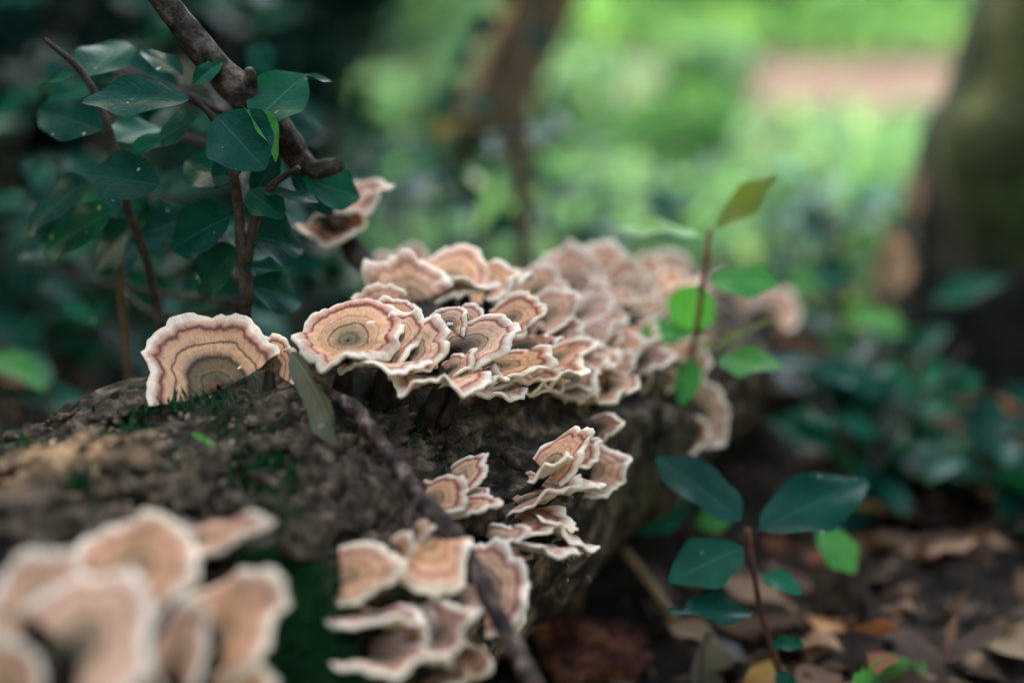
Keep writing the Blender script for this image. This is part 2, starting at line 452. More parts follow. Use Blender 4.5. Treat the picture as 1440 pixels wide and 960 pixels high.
def foliage_material(name, cols, trans=0.35, rough=0.5):
    m, n, l, b = new_mat(name)
    r = ramp(n, [(i / (len(cols) - 1), c) for i, c in enumerate(cols)])
    l.new(attr(n, 'cv'), r.inputs[0])
    l.new(r.outputs[0], b.inputs['Base Color'])
    b.inputs['Roughness'].default_value = rough
    b.inputs['Specular IOR Level'].default_value = 0.02
    tb = n.new('ShaderNodeBsdfTranslucent')
    tc = mix_rgb(n, l, 1.0, r.outputs[0], (1.4, 1.4, 0.8), 'MULTIPLY')
    l.new(tc, tb.inputs[0])
    ms = n.new('ShaderNodeMixShader'); ms.inputs[0].default_value = trans
    l.new(b.outputs[0], ms.inputs[1]); l.new(tb.outputs[0], ms.inputs[2])
    l.new(ms.outputs[0], n['Material Output'].inputs[0])
    return m
FOL_GRASS = foliage_material('ground_cover_green', [(0.05, 0.145, 0.088), (0.078, 0.195, 0.122), (0.115, 0.235, 0.152), (0.19, 0.28, 0.205)])
FOL_LIME = foliage_material('lime_green', [(0.055, 0.165, 0.06), (0.08, 0.205, 0.08), (0.12, 0.235, 0.105)])
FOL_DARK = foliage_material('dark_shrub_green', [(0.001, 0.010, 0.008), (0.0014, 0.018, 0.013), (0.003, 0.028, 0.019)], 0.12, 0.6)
FOL_MID = foliage_material('mid_shrub_green', [(0.02, 0.09, 0.04), (0.035, 0.13, 0.05), (0.06, 0.18, 0.06)], 0.3, 0.45)
FOL_MOSS = foliage_material('moss_green', [(0.006, 0.038, 0.020), (0.010, 0.068, 0.030), (0.026, 0.10, 0.032)], 0.2, 0.7)
FOL_CROWN = foliage_material('crown_green', [(0.03, 0.08, 0.02), (0.05, 0.12, 0.03), (0.07, 0.15, 0.035)], 0.3, 0.5)

# ------------------------------------------------------------------ ground, path
def ground_z(x, y):
    p = np.stack([x, y, np.zeros_like(x)], -1)
    r = np.sqrt(x * x + y * y)
    near = np.clip(1.6 - r * 0.4, 0, 1)
    z = fbm(p, 5, 3, 3) * 0.010 + near * (fbm(p, 34, 3, 5) * 0.006) + np.clip(r - 6, 0, 40) * 0.01 * noise3(p, 0.12, 9)
    return z

def make_ground():
    n = 420
    u = np.linspace(-1, 1, n)
    cx = u * 1.2 + np.sign(u) * np.abs(u) ** 7 * 260
    cy = u * 1.6 + 0.9 + np.sign(u) * np.abs(u) ** 7 * 260
    X, Y = np.meshgrid(cx, cy, indexing='xy')
    Z = ground_z(X, Y)
    v = np.stack([X, Y, Z], -1).reshape(-1, 3)
    q = grid_faces(n, n)
    return tag(obj('ground', mesh_np('ground', v, q), SOIL), kind='structure')
make_ground()

def make_path():
    t = np.linspace(-1, 1, 90)
    cx = 1.3 + t * 7.0
    cy = 3.35 + 0.20 * np.sin(t * 4 + 0.6) - t * 0.5 + (t * t) * 1.1
    w = 0.82 + 0.10 * np.sin(t * 7)
    k = np.linspace(-1, 1, 14)
    X = np.repeat(cx[:, None], 14, 1)
    Y = cy[:, None] + w[:, None] * k[None, :] + 0.06 * np.sin(t * 31)[:, None] * np.sign(k)[None, :]
    Z = np.zeros_like(X)
    Z = ground_z(X, Y) + 0.004 + 0.012 * (1 - k[None, :] ** 2) - 0.01 * np.abs(k[None, :]) ** 6
    v = np.stack([X, Y, Z], -1).reshape(-1, 3)
    return tag(obj('path', mesh_np('path', v, grid_faces(90, 14)[:, ::-1]), PATH), kind='structure')
make_path()

# ------------------------------------------------------------------ the fallen log
LOG_PTS = [(-0.382, 0.02, 0.029), (-0.232, 0.265, 0.030), (-0.103, 0.475, 0.032), (-0.010, 0.625, 0.036), (0.064, 0.745, 0.044), (0.125, 0.845, 0.030), (0.165, 0.91, 0.010)]
LOG_RAD = [0.117, 0.118, 0.119, 0.114, 0.096, 0.072, 0.050]
LOG_AX = catmull(LOG_PTS, 400)
LOG_R = np.interp(np.linspace(0, 1, 400), np.linspace(0, 1, 7), LOG_RAD)

def log_near(p):
    k = int(np.argmin(np.linalg.norm(LOG_AX - p, axis=1)))
    return LOG_AX[k], LOG_R[k], k

def log_hit(x, y):
    dirv = unit(at(x, y, 1.0) - C0)
    best = None
    for t in np.arange(0.2, 1.3, 0.002):
        p = C0 + dirv * t
        c, r, k = log_near(p)
        e = np.linalg.norm(p - c) - r
        if e < 0:
            return p, unit(p - c)
        if best is None or e < best[0]: best = (e, p, c, r)
    return best[2] + unit(best[1] - best[2]) * best[3], unit(best[1] - best[2])

BULGE = [(at(480, 505, .545), .007), (at(560, 515, .545), .009), (at(640, 520, .552), .009)]
def bark_disp(v):
    a = unit(np.array(LOG_PTS[3]) - np.array(LOG_PTS[2]))
    along = v @ a
    q = v - along[..., None] * a * 0.84                   # stretch along the grain
    lump = fbm(v, 13, 3, 21) * 0.0075
    warp = np.stack([noise3(v, 45, 31), noise3(v, 45, 32), noise3(v, 45, 33)], -1) * 0.006
    rid = 1 - np.abs(noise3(q + warp, 78, 41)) * 2.2
    rid2 = 1 - np.abs(noise3(q + warp, 170, 47)) * 2.2
    patch = np.clip(noise3(v, 26, 55) * 1.6 + 0.55, 0, 1)
    for c, h in BULGE:
        lump = lump + h * np.exp(-np.sum((v - c) ** 2, -1) / .034 ** 2)
    return lump + patch * (rid * 0.0036 + rid2 * 0.0017) + fbm(q, 330, 3, 61) * 0.0007

def make_log():
    e = empty('fallen_log', (-0.115, 0.475, 0.0), 'rough dark rotting log covered with bracket fungi, slanting across the picture', 'log')
    nl, nc = 880, 470
    path = catmull(LOG_PTS, nl)
    rr = np.interp(np.linspace(0, 1, nl), np.linspace(0, 1, 7), LOG_RAD)
    t, Nn, B = frames(path)
    a = np.linspace(-np.radians(118), np.radians(118), nc)      # closed underneath by one flat strip in the soil
    d = Nn[:, None, :] * np.cos(a)[None, :, None] + B[:, None, :] * np.sin(a)[None, :, None]
    v = path[:, None, :] + d * rr[:, None, None]
    under = np.clip((0.108 + 0.012 * noise3(v, 20, 88) - v[..., 2]) / 0.105, 0, 1.1)
    v = v - d * (0.082 * under ** 0.95)[..., None]               # rotted back towards the ground
    v = v + d * bark_disp(v)[..., None]
    v = v.reshape(-1, 3)
    q = grid_faces(nl, nc, True)[:, ::-1]
    v = np.vstack([v, path[0], path[-1]])
    j = np.arange(nc)
    tr = np.vstack([np.stack([np.full(nc, len(v) - 2), j, (j + 1) % nc], -1), np.stack([np.full(nc, len(v) - 1), (nl - 1) * nc + (j + 1) % nc, (nl - 1) * nc + j], -1)])
    off = np.array(e.location)
    obj('bark', mesh_np('bark', v - off, q, tr), BARK, e)
    return e
LOG = make_log()
LOG_OFF = np.array(LOG.location)

def mat_from(out, n, loc, scale=1.0):
    o = unit(out)
    n = np.asarray(n, float)
    n = unit(n - o * np.dot(n, o))
    s = np.cross(n, o)
    m = Matrix(((o[0] * scale, s[0] * scale, n[0] * scale, loc[0]), (o[1] * scale, s[1] * scale, n[1] * scale, loc[1]), (o[2] * scale, s[2] * scale, n[2] * scale, loc[2]), (0, 0, 0, 1)))
    return m

def plate_mesh(seed):
    """an irregular flake of bark about 1 unit long, curved and rough, with thickness"""
    rng = np.random.default_rng(seed)
    nr, na = 4, 12
    a = np.linspace(0, 2 * np.pi, na, endpoint=False)
    rho = 1 + 0.22 * rng.standard_normal(na)
    asp = rng.uniform(0.35, 0.65)
    V = []
    for top in (1, 0):
        for k in range(1, nr):
            f = k / (nr - 1)
            x = np.cos(a) * rho * f * 0.5; y = np.sin(a) * rho * f * 0.5 * asp
            z = (0.10 + 0.05 * rng.standard_normal(na)) * (1 if top else 0) - 0.5 * y * y - 0.03
            V.append(np.stack([x, y, z - (0.03 if (top and k == nr - 1) else 0)], -1))
    v = np.vstack(V + [[[0, 0, 0.11]], [[0, 0, -0.04]]])
    q = grid_faces(3, na, True)
    qb = grid_faces(3, na, True, 3 * na)[:, ::-1]
    j = np.arange(na)
    side = np.stack([2 * na + j, 2 * na + (j + 1) % na, 5 * na + (j + 1) % na, 5 * na + j], -1)[:, ::-1]
    tr = np.vstack([np.stack([np.full(na, 6 * na), j, (j + 1) % na], -1), np.stack([np.full(na, 6 * na + 1), 3 * na + (j + 1) % na, 3 * na + j], -1)])
    m = mesh_np('bark_plate', v, np.vstack([q[:, ::-1], qb[:, ::-1], side]), tr, smooth=False)
    m.materials.append(BARK_PLATE)
    return m
PLATES = [plate_mesh(100 + k) for k in range(7)]
AXDIR = unit(np.array(LOG_PTS[3]) - np.array(LOG_PTS[1]))
rp = random.Random(5)
for k in range(150):
    if k < 95:
        x, y = rp.uniform(0, 560), rp.uniform(570, 770)
    else:
        x, y = rp.uniform(430, 780), rp.uniform(560, 780)
    p, nrm = log_hit(x, y)
    if np.linalg.norm(p - C0) > 1.1: continue
    o = bpy.data.objects.new('bark_plate', PLATES[rp.randrange(7)])
    link(o, LOG)
    s = rp.uniform(0.009, 0.030)
    o.matrix_basis = mat_from(AXDIR + np.array([rp.gauss(0, .15) for _ in range(3)]), nrm + np.array([rp.gauss(0, .12) for _ in range(3)]), p + nrm * 0.0022 - LOG_OFF, s)

# ------------------------------------------------------------------ masses of small leaves / blades
def blades(name, base, dirs, nrm, length, width, mat, parent=None, rng=NPR, bend=0.15):
    n = len(base)
    dirs = dirs / np.linalg.norm(dirs, axis=1)[:, None]
    side = np.cross(dirs, nrm)
    side /= np.maximum(1e-9, np.linalg.norm(side, axis=1))[:, None]
    up = np.cross(side, dirs)
    L = np.broadcast_to(np.asarray(length), (n,))[:, None]; W = np.broadcast_to(np.asarray(width), (n,))[:, None]
    b = base
    m = base + dirs * L * 0.45 + up * L * bend
    t = base + dirs * L
    v = np.stack([b, m - side * W / 2, t, m + side * W / 2], 1).reshape(-1, 3)
    q = np.arange(n * 4).reshape(-1, 4)
    cv = np.repeat(rng.random(n), 4)
    if parent is not None: v = v - np.array(parent.location)
    return obj(name, mesh_np(name, v, q, attrs={'cv': cv}, smooth=False), mat, parent)

def rdir(n, rng=NPR, up=0.0):
    d = rng.standard_normal((n, 3)); d /= np.linalg.norm(d, axis=1)[:, None]
    d[:, 2] += up
    return d / np.linalg.norm(d, axis=1)[:, None]

# moss on the log
mb, mn = [], []
for (x, y, sx, sy, cnt) in ((385, 690, 16, 40, 900), (372, 740, 16, 40, 900), (398, 800, 24, 40, 800), (415, 880, 26, 45, 1000), (245, 572, 26, 8, 110), (330, 575, 40, 14, 110), (455, 940, 22, 25, 400),
                            (600, 590, 40, 25, 420), (520, 620, 40, 22, 200), (90, 700, 60, 30, 160), (680, 600, 50, 25, 200), (200, 640, 80, 25, 160)):
    for _ in range(cnt // 8):
        p, nrm = log_hit(x + rp.gauss(0, sx), y + rp.gauss(0, sy))
        for _ in range(8):
            q = p + np.array([rp.gauss(0, .0022) for _ in range(3)])
            c, r, k = log_near(q)
            nr = unit(q - c)
            mb.append(c + nr * (r - 0.001)); mn.append(nr)
mb = np.array(mb); mn = np.array(mn)
md = mn + NPR.standard_normal(mb.shape) * 0.45
o = blades('moss', mb, md, rdir(len(mb)), NPR.uniform(0.003, 0.0085, len(mb)), NPR.uniform(0.0007, 0.0014, len(mb)), FOL_MOSS, LOG)
o['kind'] = 'stuff'
# crumbs of rotten wood and bark dust on the log
mb, mn = [], []
for _ in range(1100):
    p, nrm = log_hit(rp.uniform(0, 820), rp.uniform(545, 780)) if _ % 6 == 0 else (p, nrm)
    q = p + np.array([rp.gauss(0, .004) for _ in range(3)])
    c, r, k = log_near(q); nr = unit(q - c)
    mb.append(c + nr * (r + 0.0012)); mn.append(nr)
mb = np.array(mb); mn = np.array(mn)
FOL_CRUMB = foliage_material('wood_crumbs', [(0.03, 0.022, 0.016), (0.12, 0.08, 0.055), (0.20, 0.135, 0.09), (0.30, 0.22, 0.16)], 0.02, 0.8)
td = NPR.standard_normal(mb.shape) + mn * 0.3
o = blades('crumbs', mb, td, mn, NPR.uniform(0.0012, 0.0042, len(mb)), NPR.uniform(0.0008, 0.0022, len(mb)), FOL_CRUMB, LOG)
o['kind'] = 'stuff'

# ------------------------------------------------------------------ bracket fungi
BARK_PLATE_DARK = wood_material('fungus_foot', [(0.012, 0.010, 0.008), (0.03, 0.023, 0.017), (0.06, 0.045, 0.033)], 150, 0.001, 0.9)
def fungus(label, base, out, n, L, W, amax=105, cup=0.12, ruff=0.09, k=4.0, seed=1, mat=None, attach=None, lob=0.075, group='bracket fungi on the log', nts=22, edge=0.0016, name='bracket_fungus', cat='fungus', tip=0.0, ecc=0.0, lift=0.0):
    x, y, d = base
    P = at(x, y, d)
    px = d / FPX
    L = L * px; W = W * px
    rng = np.random.default_rng(seed + 1000)
    mat = mat or CAP_A
    edge = edge * 0.72
    o_w, n_w = vd(out), vd(n)
    M = mat_from(o_w, n_w, P)
    e = empty(name, P, label, cat, group)
    R3 = np.array(M.to_3x3())
    closed = amax >= 175
    am = math.radians(180 if closed else amax)
    na = max(36, int(90 * am / math.pi))
    a = np.linspace(-am, am, na, endpoint=not closed)
    ts = np.concatenate([np.linspace(0.03, 0.7, nts - 8), np.linspace(0.74, 1.0, 8)])
    p = rng.uniform(0, 6.28, 12)
    ka = lambda f, ph: np.sin(np.round(f) * a + ph) if closed else np.sin(f * a + ph)
    rho = 1 + 0.06 * ka(2.2, p[0]) + 0.045 * ka(4.3, p[1]) + 0.03 * ka(8.0, p[2]) + 0.018 * ka(17, p[3]) + 0.013 * ka(31, p[4]) + 0.010 * noise3(np.stack([a * 9, a * 0 + seed, a * 0], -1), 1.0, seed)
    for q in range(3):
        a0 = rng.uniform(-0.85, 0.85) * am
        rho = rho - lob * rng.uniform(0.5, 1.3) * np.exp(-np.abs((a - a0) / 0.13) ** 1.3)
    T, A = np.meshgrid(ts, a, indexing='ij')
    RH = 1 + (rho[None, :] - 1) * np.clip(T * 1.25, 0, 1) ** 1.2
    back = (1 - np.cos(A)) / 2
    RH = RH * (1 - ecc * back)
    U = L * T * RH * (np.cos(A) + tip * np.maximum(0, np.cos(A)) ** 4)
    V = W * T * RH * np.sin(A)
    ruff = ruff * 0.95
    rz = (ka(k, p[5]) + 0.5 * ka(k * 2.1, p[6]) + 0.22 * ka(k * 4.3, p[7]))
    S = 0.5 * (L + W)
    Z = S * (cup * T ** 2 + ruff * T ** 2.4 * rz[None, :] + 0.009 * np.sin(T * 28 + p[8] + 0.5 * rz[None, :]) * T + 0.010 * T ** 3 * ka(26, p[9])[None, :])
    Z = Z - S * 0.09 * np.maximum(0, T - 0.80) ** 2 / 0.04 * (0.6 + 0.4 * np.sin(3 * A + p[10]))
    Z = Z + S * lift * T ** 2 * back ** 2
    wob = np.stack([U, V, Z], -1)
    mid = wob + np.stack([noise3(wob, 120, seed), noise3(wob, 120, seed + 1), noise3(wob, 150, seed + 2)], -1) * 0.0009 * T[..., None]
    gr = np.gradient(mid, axis=0)
    if closed:
        ga = (np.roll(mid, -1, 1) - np.roll(mid, 1, 1))
    else:
        ga = np.gradient(mid, axis=1)
    nn = np.cross(gr, ga)
    nn /= np.maximum(1e-12, np.linalg.norm(nn, axis=2))[..., None]
    if np.mean(nn[..., 2]) < 0: nn = -nn
    th = edge * (1.0 + 1.1 * (1 - T) ** 1.3)
    if not closed:
        th = th * (1 - np.abs(A / am) ** 14)
    top = mid + nn * th[..., None] * 0.5
    bot = mid - nn * th[..., None] * 0.5
    od = gr[-1] / np.maximum(1e-12, np.linalg.norm(gr[-1], axis=1))[:, None]
    rows, zr = [], []
    for i in range(nts):
        rows.append(top[i]); zr.append(ts[i])
    ncap = int(np.sum(ts < 0.80))
    for ang in (60, 30, 0, -30, -60):
        c_, s_ = math.cos(math.radians(ang)), math.sin(math.radians(ang))
        bulge = 1.15
        rows.append(mid[-1] + (od * c_ * bulge + nn[-1] * s_) * th[-1][:, None] * 0.5); zr.append(1.0)
    nmar = len(rows)
    idx = [nts - 1 - q for q in range(0, nts)]
    for i in idx:
        rows.append(bot[i]); zr.append(ts[i])
    G = np.array(rows)
    nrow = len(rows)
    g0 = np.gradient(G, axis=0)
    g1 = (np.roll(G, -1, 1) - np.roll(G, 1, 1)) if closed else np.gradient(G, axis=1)
    gn = np.cross(g0, g1)
    gn /= np.maximum(1e-12, np.linalg.norm(gn, axis=2))[..., None]
    if np.mean(gn[:ncap, :, 2]) < 0: gn = -gn
    bad = np.linalg.norm(gn, axis=2) < 0.5
    gn[bad] = (0, 0, 1)
    flipw = np.mean(np.cross(g0, g1)[:ncap, :, 2]) > 0
    sd = rng.uniform(-1, 1)
    def part(nm, r0, r1, mt, extra=None):
        v = (G[r0:r1].reshape(-1, 3)) @ R3.T
        nv = gn[r0:r1].reshape(-1, 3) @ R3.T
        q = grid_faces(r1 - r0, na, closed)
        if flipw: q = q[:, ::-1]
        at_ = {'zr': np.repeat(zr[r0:r1], na), 'za': np.tile(a, r1 - r0), 'sd': np.full(len(v), sd)}
        tr = None
        if extra is not None:
            ev, eq, et = extra
            q = np.vstack([q, eq + len(v)]); tr = et + len(v)
            at_ = {kk: np.concatenate([vv, np.zeros(len(ev))]) for kk, vv in at_.items()}
            ctr = ev.mean(0)
            nv = np.vstack([nv, np.array([unit(z - ctr) for z in ev])])
            v = np.vstack([v, ev])
        return obj(nm, mesh_np(nm, v, q, tr, attrs=at_, normals=nv), mt, e)
    # short tapering foot that holds the bracket to the wood
    if attach is None:
        c, r, kk = log_near(P)
        Q = c + unit(P - c) * (r - 0.006)
        if np.linalg.norm(P - c) < r: Q = P - unit(P - c) * 0.004
    else:
        Q = np.asarray(attach)
    rb = min(0.26 * min(L, W), 0.0036)
    ov = mid[min(4, nts - 1), na // 2] @ R3.T * 0.6
    midp = (Q - P) * 0.5 + np.array([0, 0, -0.002])
    extra = tube([Q - P, midp, ov * 0.2 - R3[:, 2] * 0.0008], [rb * 1.25, rb, rb * 0.55], 7, 9)
    part('cap', 0, ncap + 1, mat)
    part('margin', ncap, nmar + nts - ncap - 1, mat)
    part('pore_surface', nmar + nts - ncap - 2, nrow, PORE)
    obj('foot', mesh_np('foot', *extra), BARK_PLATE_DARK, e)
    return e

A_, B_, C_, D_ = CAP_A, CAP_B, CAP_C, CAP_D
FUNGI = [
 # label, base(x,y,depth), out(right,up,away), top normal, length, half width, {options}
 ('large tan dark-banded fan with torn pale rim at the left end of the row', (308, 546, .498), (-.40, .56, .70), (-.16, .76, -.62), 142, 94, dict(amax=96, cup=.30, ruff=.035, k=3, attach=at(312, 580, .505), mat=B_, edge=.0017, seed=5, lob=.05)),
 ('small pale lobe bridging the large left fan and the round rosette', (378, 520, .500), (.25, .62, .45), (-.15, .62, -.72), 54, 46, dict(amax=105, ruff=.14, seed=4, mat=B_)),
 ('round tan rosette fungus with dark rings and thick cream rim beside the dry leaf', (490, 484, .500), (-.05, .60, .80), (-.04, .88, -.48), 104, 100, dict(amax=180, cup=.04, ruff=.06, k=4, seed=15, edge=.0022, lob=.13, ecc=.42, lift=.16)),
 ('pale scalloped cap joined to the right side of the round rosette', (548, 482, .503), (.55, .62, .45), (-.05, .75, -.62), 56, 46, dict(amax=130, ruff=.07, seed=6, edge=.002)),
 ('small cream-rimmed cap peeping up behind the rosette', (556, 455, .520), (.0, .7, .7), (0, .78, -.60), 48, 38, dict(amax=105, ruff=.06, seed=7)),
 ('upright cap with a zigzag white edge and dark ribbed inside, right of the rosette', (572, 500, .500), (.86, .50, .1), (-.30, .60, -.75), 68, 50, dict(amax=95, ruff=.12, k=6, seed=8, edge=.0018)),
 ('thin shelf with a wavy cream edge directly under the rosette', (548, 512, .500), (-.08, -.05, -1), (0, 1, -.12), 62, 68, dict(amax=100, cup=.04, ruff=.09, k=4, seed=9)),
 ('small curled cap above the shaded hollow between rosette and half cup', (628, 462, .515), (.35, .70, .5), (-.1, .7, -.6), 36, 30, dict(ruff=.12, seed=10)),
 ('small rounded cap just behind the upper edge of the half cup', (652, 455, .530), (.2, .65, .6), (0, .75, -.6), 34, 34, dict(ruff=.08, seed=11)),
 ('large half cup with broad white rim opening right, in the middle of the row', (648, 494, .510), (.90, .34, .15), (-.22, .66, -.72), 84, 50, dict(amax=112, cup=.18, ruff=.06, k=3, seed=12, edge=.002)),
 ('narrow cap with curled brown tip below the half cup', (632, 524, .505), (.72, .42, -.3), (-.1, .8, -.5), 52, 26, dict(ruff=.12, seed=13)),
 ('broad frilled shelf with zigzag cream edge and pale underside above the dark log face', (622, 532, .500), (-.10, -.10, -1), (0, .98, -.18), 76, 74, dict(amax=100, cup=.03, ruff=.13, k=5, seed=14)),
 ('ruffled reddish-brown shelf with a white pointed corner right of the frilled shelf', (648, 536, .505), (.92, .0, -.42), (0, .9, -.35), 68, 38, dict(ruff=.14, k=5, seed=16, mat=D_)),
 ('pale underlobe hanging below the frilled shelf', (700, 552, .525), (.3, -.15, -.9), (0, .97, .1), 40, 40, dict(ruff=.1, seed=17, mat=C_)),
 # second row
 ('oval tan rosette with pale rim on top of the log behind the front row', (635, 398, .575), (.0, .62, .78), (0, .86, -.52), 84, 64, dict(amax=180, cup=.08, ecc=.4, lift=.12, ruff=.05, k=3, seed=18, mat=C_, edge=.0025)),
 ('cup-shaped cap joined to the right edge of the oval rosette', (688, 400, .575), (.85, .45, .2), (-.15, .75, -.6), 42, 38, dict(amax=120, cup=.15, seed=19, mat=C_, edge=.0024)),
 ('wide pale shelf running underneath the oval rosette', (655, 402, .585), (.12, -.1, -1), (0, .97, -.25), 78, 88, dict(ruff=.07, seed=20, mat=C_)),
 ('fluted pinkish fan leaning left of the oval rosette', (582, 428, .560), (-.62, .62, .35), (-.25, .66, -.62), 88, 64, dict(ruff=.12, k=6, seed=21, mat=C_, edge=.002)),
 ('lower fluted lobe left of the small cap behind the rosette', (545, 432, .545), (-.75, .4, .2), (-.2, .75, -.6), 46, 34, dict(ruff=.12, k=6, seed=22, mat=C_)),
 ('small blurred pale lobe left of the topmost knob', (546, 378, .640), (-.3, .7, .5), (-.1, .6, -.75), 26, 26, dict(seed=23, mat=C_)),
 ('small blurred round knob rising behind the oval rosette', (576, 372, .640), (.1, .8, .4), (0, .6, -.75), 30, 28, dict(seed=24, mat=C_)),
 # middle right
 ('two-lobed orange-tan cap with white rim right of the half cup', (716, 452, .545), (.86, .42, .15), (-.25, .62, -.72), 60, 35, dict(cup=.15, ruff=.10, seed=25, lob=.2)),
 ('brownish curved cap beneath the two-lobed cap', (728, 492, .545), (.90, .25, .1), (-.2, .75, -.6), 60, 24, dict(cup=.0, seed=26, mat=D_)),
 ('pale half cup with a red line inside its white rim in the middle tier', (706, 518, .530), (.95, .16, .0), (-.15, .75, -.62), 76, 32, dict(cup=.14, seed=27)),
 ('tall pinkish cap with wavy white right edge in the upper tier', (766, 448, .575), (.80, .50, .2), (-.3, .6, -.72), 62, 35, dict(cup=.2, ruff=.10, seed=28, mat=C_)),
 ('pinkish cap tucked under the tall wavy-edged cap', (772, 474, .570), (.90, .15, .1), (-.25, .65, -.7), 52, 30, dict(cup=.2, ruff=.08, seed=29, mat=C_)),
 ('square-cornered orange cap with white rim in the third tier', (776, 508, .558), (.92, .28, .0), (-.15, .7, -.66), 62, 26, dict(cup=.2, seed=30, lob=.16)),
 ('rounded tan cap at the upper right of the tiered stack', (816, 444, .61), (.88, .35, .1), (-.2, .65, -.7), 56, 24, dict(cup=.2, seed=31, mat=C_)),
 ('small pinkish cap below the rounded tan cap', (822, 478, .600), (.85, .30, .1), (-.25, .6, -.7), 46, 24, dict(cup=.2, seed=32, mat=C_)),
 ('tiny round lobe at the right end of the small pinkish cap', (852, 486, .605), (.7, .5, .1), (-.2, .6, -.75), 26, 15, dict(cup=.2, seed=33, mat=C_)),
 ('long thin shelf with cream edge and dark reddish top under the tiered stack', (765, 532, .545), (.40, -.08, -.9), (0, .93, -.32), 66, 59, dict(cup=.2, ruff=.09, k=4, seed=34, mat=D_)),
 ('greyish scalloped underside jutting below the long thin shelf', (748, 548, .545), (.1, -.12, -1), (0, .98, .16), 48, 43, dict(cup=.2, ruff=.12, k=5, seed=35, mat=C_)),
 ('tall folded cap with white wavy edge right of the long thin shelf', (846, 530, .595), (.80, .52, .1), (-.3, .55, -.75), 56, 26, dict(cup=.2, ruff=.10, seed=36, mat=C_)),
 ('small reddish cap low on the right of the tiered stack', (836, 548, .585), (.9, .1, 0), (-.2, .7, -.66), 48, 20, dict(cup=.2, ruff=.1, seed=37, mat=C_)),
 ('curled pale cap behind the small reddish cap', (884, 548, .62), (.6, .6, .1), (-.4, .4, -.8), 42, 23, dict(cup=.2, ruff=.1, seed=38, mat=C_)),
 ('low wavy cream shelf closing the bottom right of the tiered stack', (838, 562, .575), (.62, -.06, -.75), (0, .93, -.3), 46, 35, dict(cup=.2, ruff=.12, seed=39, mat=C_)),
 ('flat grey shelf half hidden under the tiered stack', (800, 560, .565), (.5, -.1, -.85), (0, .98, .1), 46, 35, dict(cup=.2, ruff=.1, seed=40, mat=C_)),
 # back row
 ('pale cap with knobbly rim right of the oval rosette', (756, 410, .615), (.1, .62, .4), (0, .76, -.62), 44, 41, dict(cup=.2, amax=120, ruff=.1, seed=41, mat=C_)),
 ('wide blurred tan shelf along the skyline of the log', (800, 404, .660), (-.1, .75, .4), (0, .66, -.7), 62, 53, dict(cup=.2, amax=120, ruff=.12, seed=42, mat=C_)),
 ('blurred tan cap at the crest of the back row', (848, 400, .670), (.1, .8, .3), (0, .6, -.75), 62, 42, dict(cup=.2, amax=120, ruff=.10, seed=43, mat=C_)),
 ('blurred cream-edged cap right of the crest', (872, 408, .662), (.6, .6, .1), (-.2, .6, -.75), 50, 37, dict(cup=.2, seed=44, mat=C_)),
 ('blurred curled cap hanging right of the crest', (884, 420, .655), (.85, .25, 0), (-.2, .6, -.75), 42, 32, dict(cup=.2, seed=45, mat=C_)),
 ('faint pink-tan cap behind the seedling stem', (934, 400, .735), (.4, .65, .2), (-.1, .6, -.75), 52, 44, dict(cup=.2, seed=46, mat=C_)),
 ('faint tan cap left of the seedling leaf', (905, 404, .705), (.0, .75, .2), (-.1, .6, -.75), 46, 34, dict(cup=.2, seed=47, mat=C_)),
 ('small blurred lump of fungus above the dark hollow', (900, 442, .645), (.75, .2, 0), (-.2, .6, -.75), 40, 20, dict(cup=.2, seed=48, mat=C_)),
 ('small blurred rim beside the lower left seedling leaf', (918, 450, .65), (.6, .4, 0), (-.2, .6, -.75), 32, 20, dict(cup=.2, seed=49, mat=C_)),
 ('faint tan cap beyond the seedling on the log end', (1024, 420, .775), (.4, .6, .1), (-.1, .6, -.75), 42, 39, dict(cup=.2, seed=50, mat=C_)),
 ('faint brown cap at the far tip of the log', (1085, 440, .84), (.5, .5, .1), (-.1, .6, -.75), 40, 39, dict(cup=.2, seed=51, mat=C_)),
 # right lower group
 ('wavy blurred shelf left of the seedling foot', (905, 510, .645), (.90, .26, -.1), (-.1, .82, -.5), 84, 26, dict(ruff=.12, seed=52, mat=C_)),
 ('second wavy blurred shelf under the first, left of the seedling foot', (898, 545, .635), (.93, .20, -.2), (-.1, .85, -.45), 84, 29, dict(ruff=.12, seed=53, mat=C_)),
 ('upright blurred pinkish cap at the seedling foot', (962, 520, .650), (.45, .62, 0), (-.5, .3, -.8), 44, 36, dict(seed=54, mat=C_)),
 ('vertical pale blurred cap at the right flank of the log', (984, 580, .640), (.80, .25, 0), (-.55, .2, -.8), 42, 53, dict(seed=55, mat=C_)),
 ('dim blurred cap low on the right flank of the log', (958, 612, .635), (.7, -.1, -.1), (-.4, .4, -.8), 40, 34, dict(seed=56, mat=D_)),
 ('dim greyish cap under the overhang left of the dim flank cap', (842, 604, .560), (.75, .25, -.2), (-.2, .5, -.8), 34, 20, dict(seed=57, mat=D_)),
 # lower cluster in focus
 ('upright pink-tan lobe with white rim at the top of the lower cluster', (768, 664, .500), (.68, .66, .15), (-.40, .52, -.75), 84, 36, dict(amax=90, ruff=.05, seed=58, cup=.05)),
 ('hooked thin shelf edge below the upright lobe', (762, 668, .500), (.62, .40, -.55), (-.1, .92, -.1), 58, 24, dict(ruff=.12, seed=59)),
 ('soft brown fan behind the right side of the lower cluster', (832, 662, .545), (.82, .05, -.1), (-.35, .45, -.8), 54, 42, dict(ruff=.10, seed=60, mat=C_)),
 ('curved greyish shelf seen from below behind the thin red-topped shelf', (796, 674, .510), (.85, .0, -.3), (.0, .93, .22), 60, 36, dict(cup=-.2, seed=61, mat=C_)),
 ('long thin shelf with red-topped tip rising to the right in the lower cluster', (735, 708, .500), (.90, .34, -.25), (-.28, .93, -.18), 92, 30, dict(ruff=.08, k=5, seed=62)),
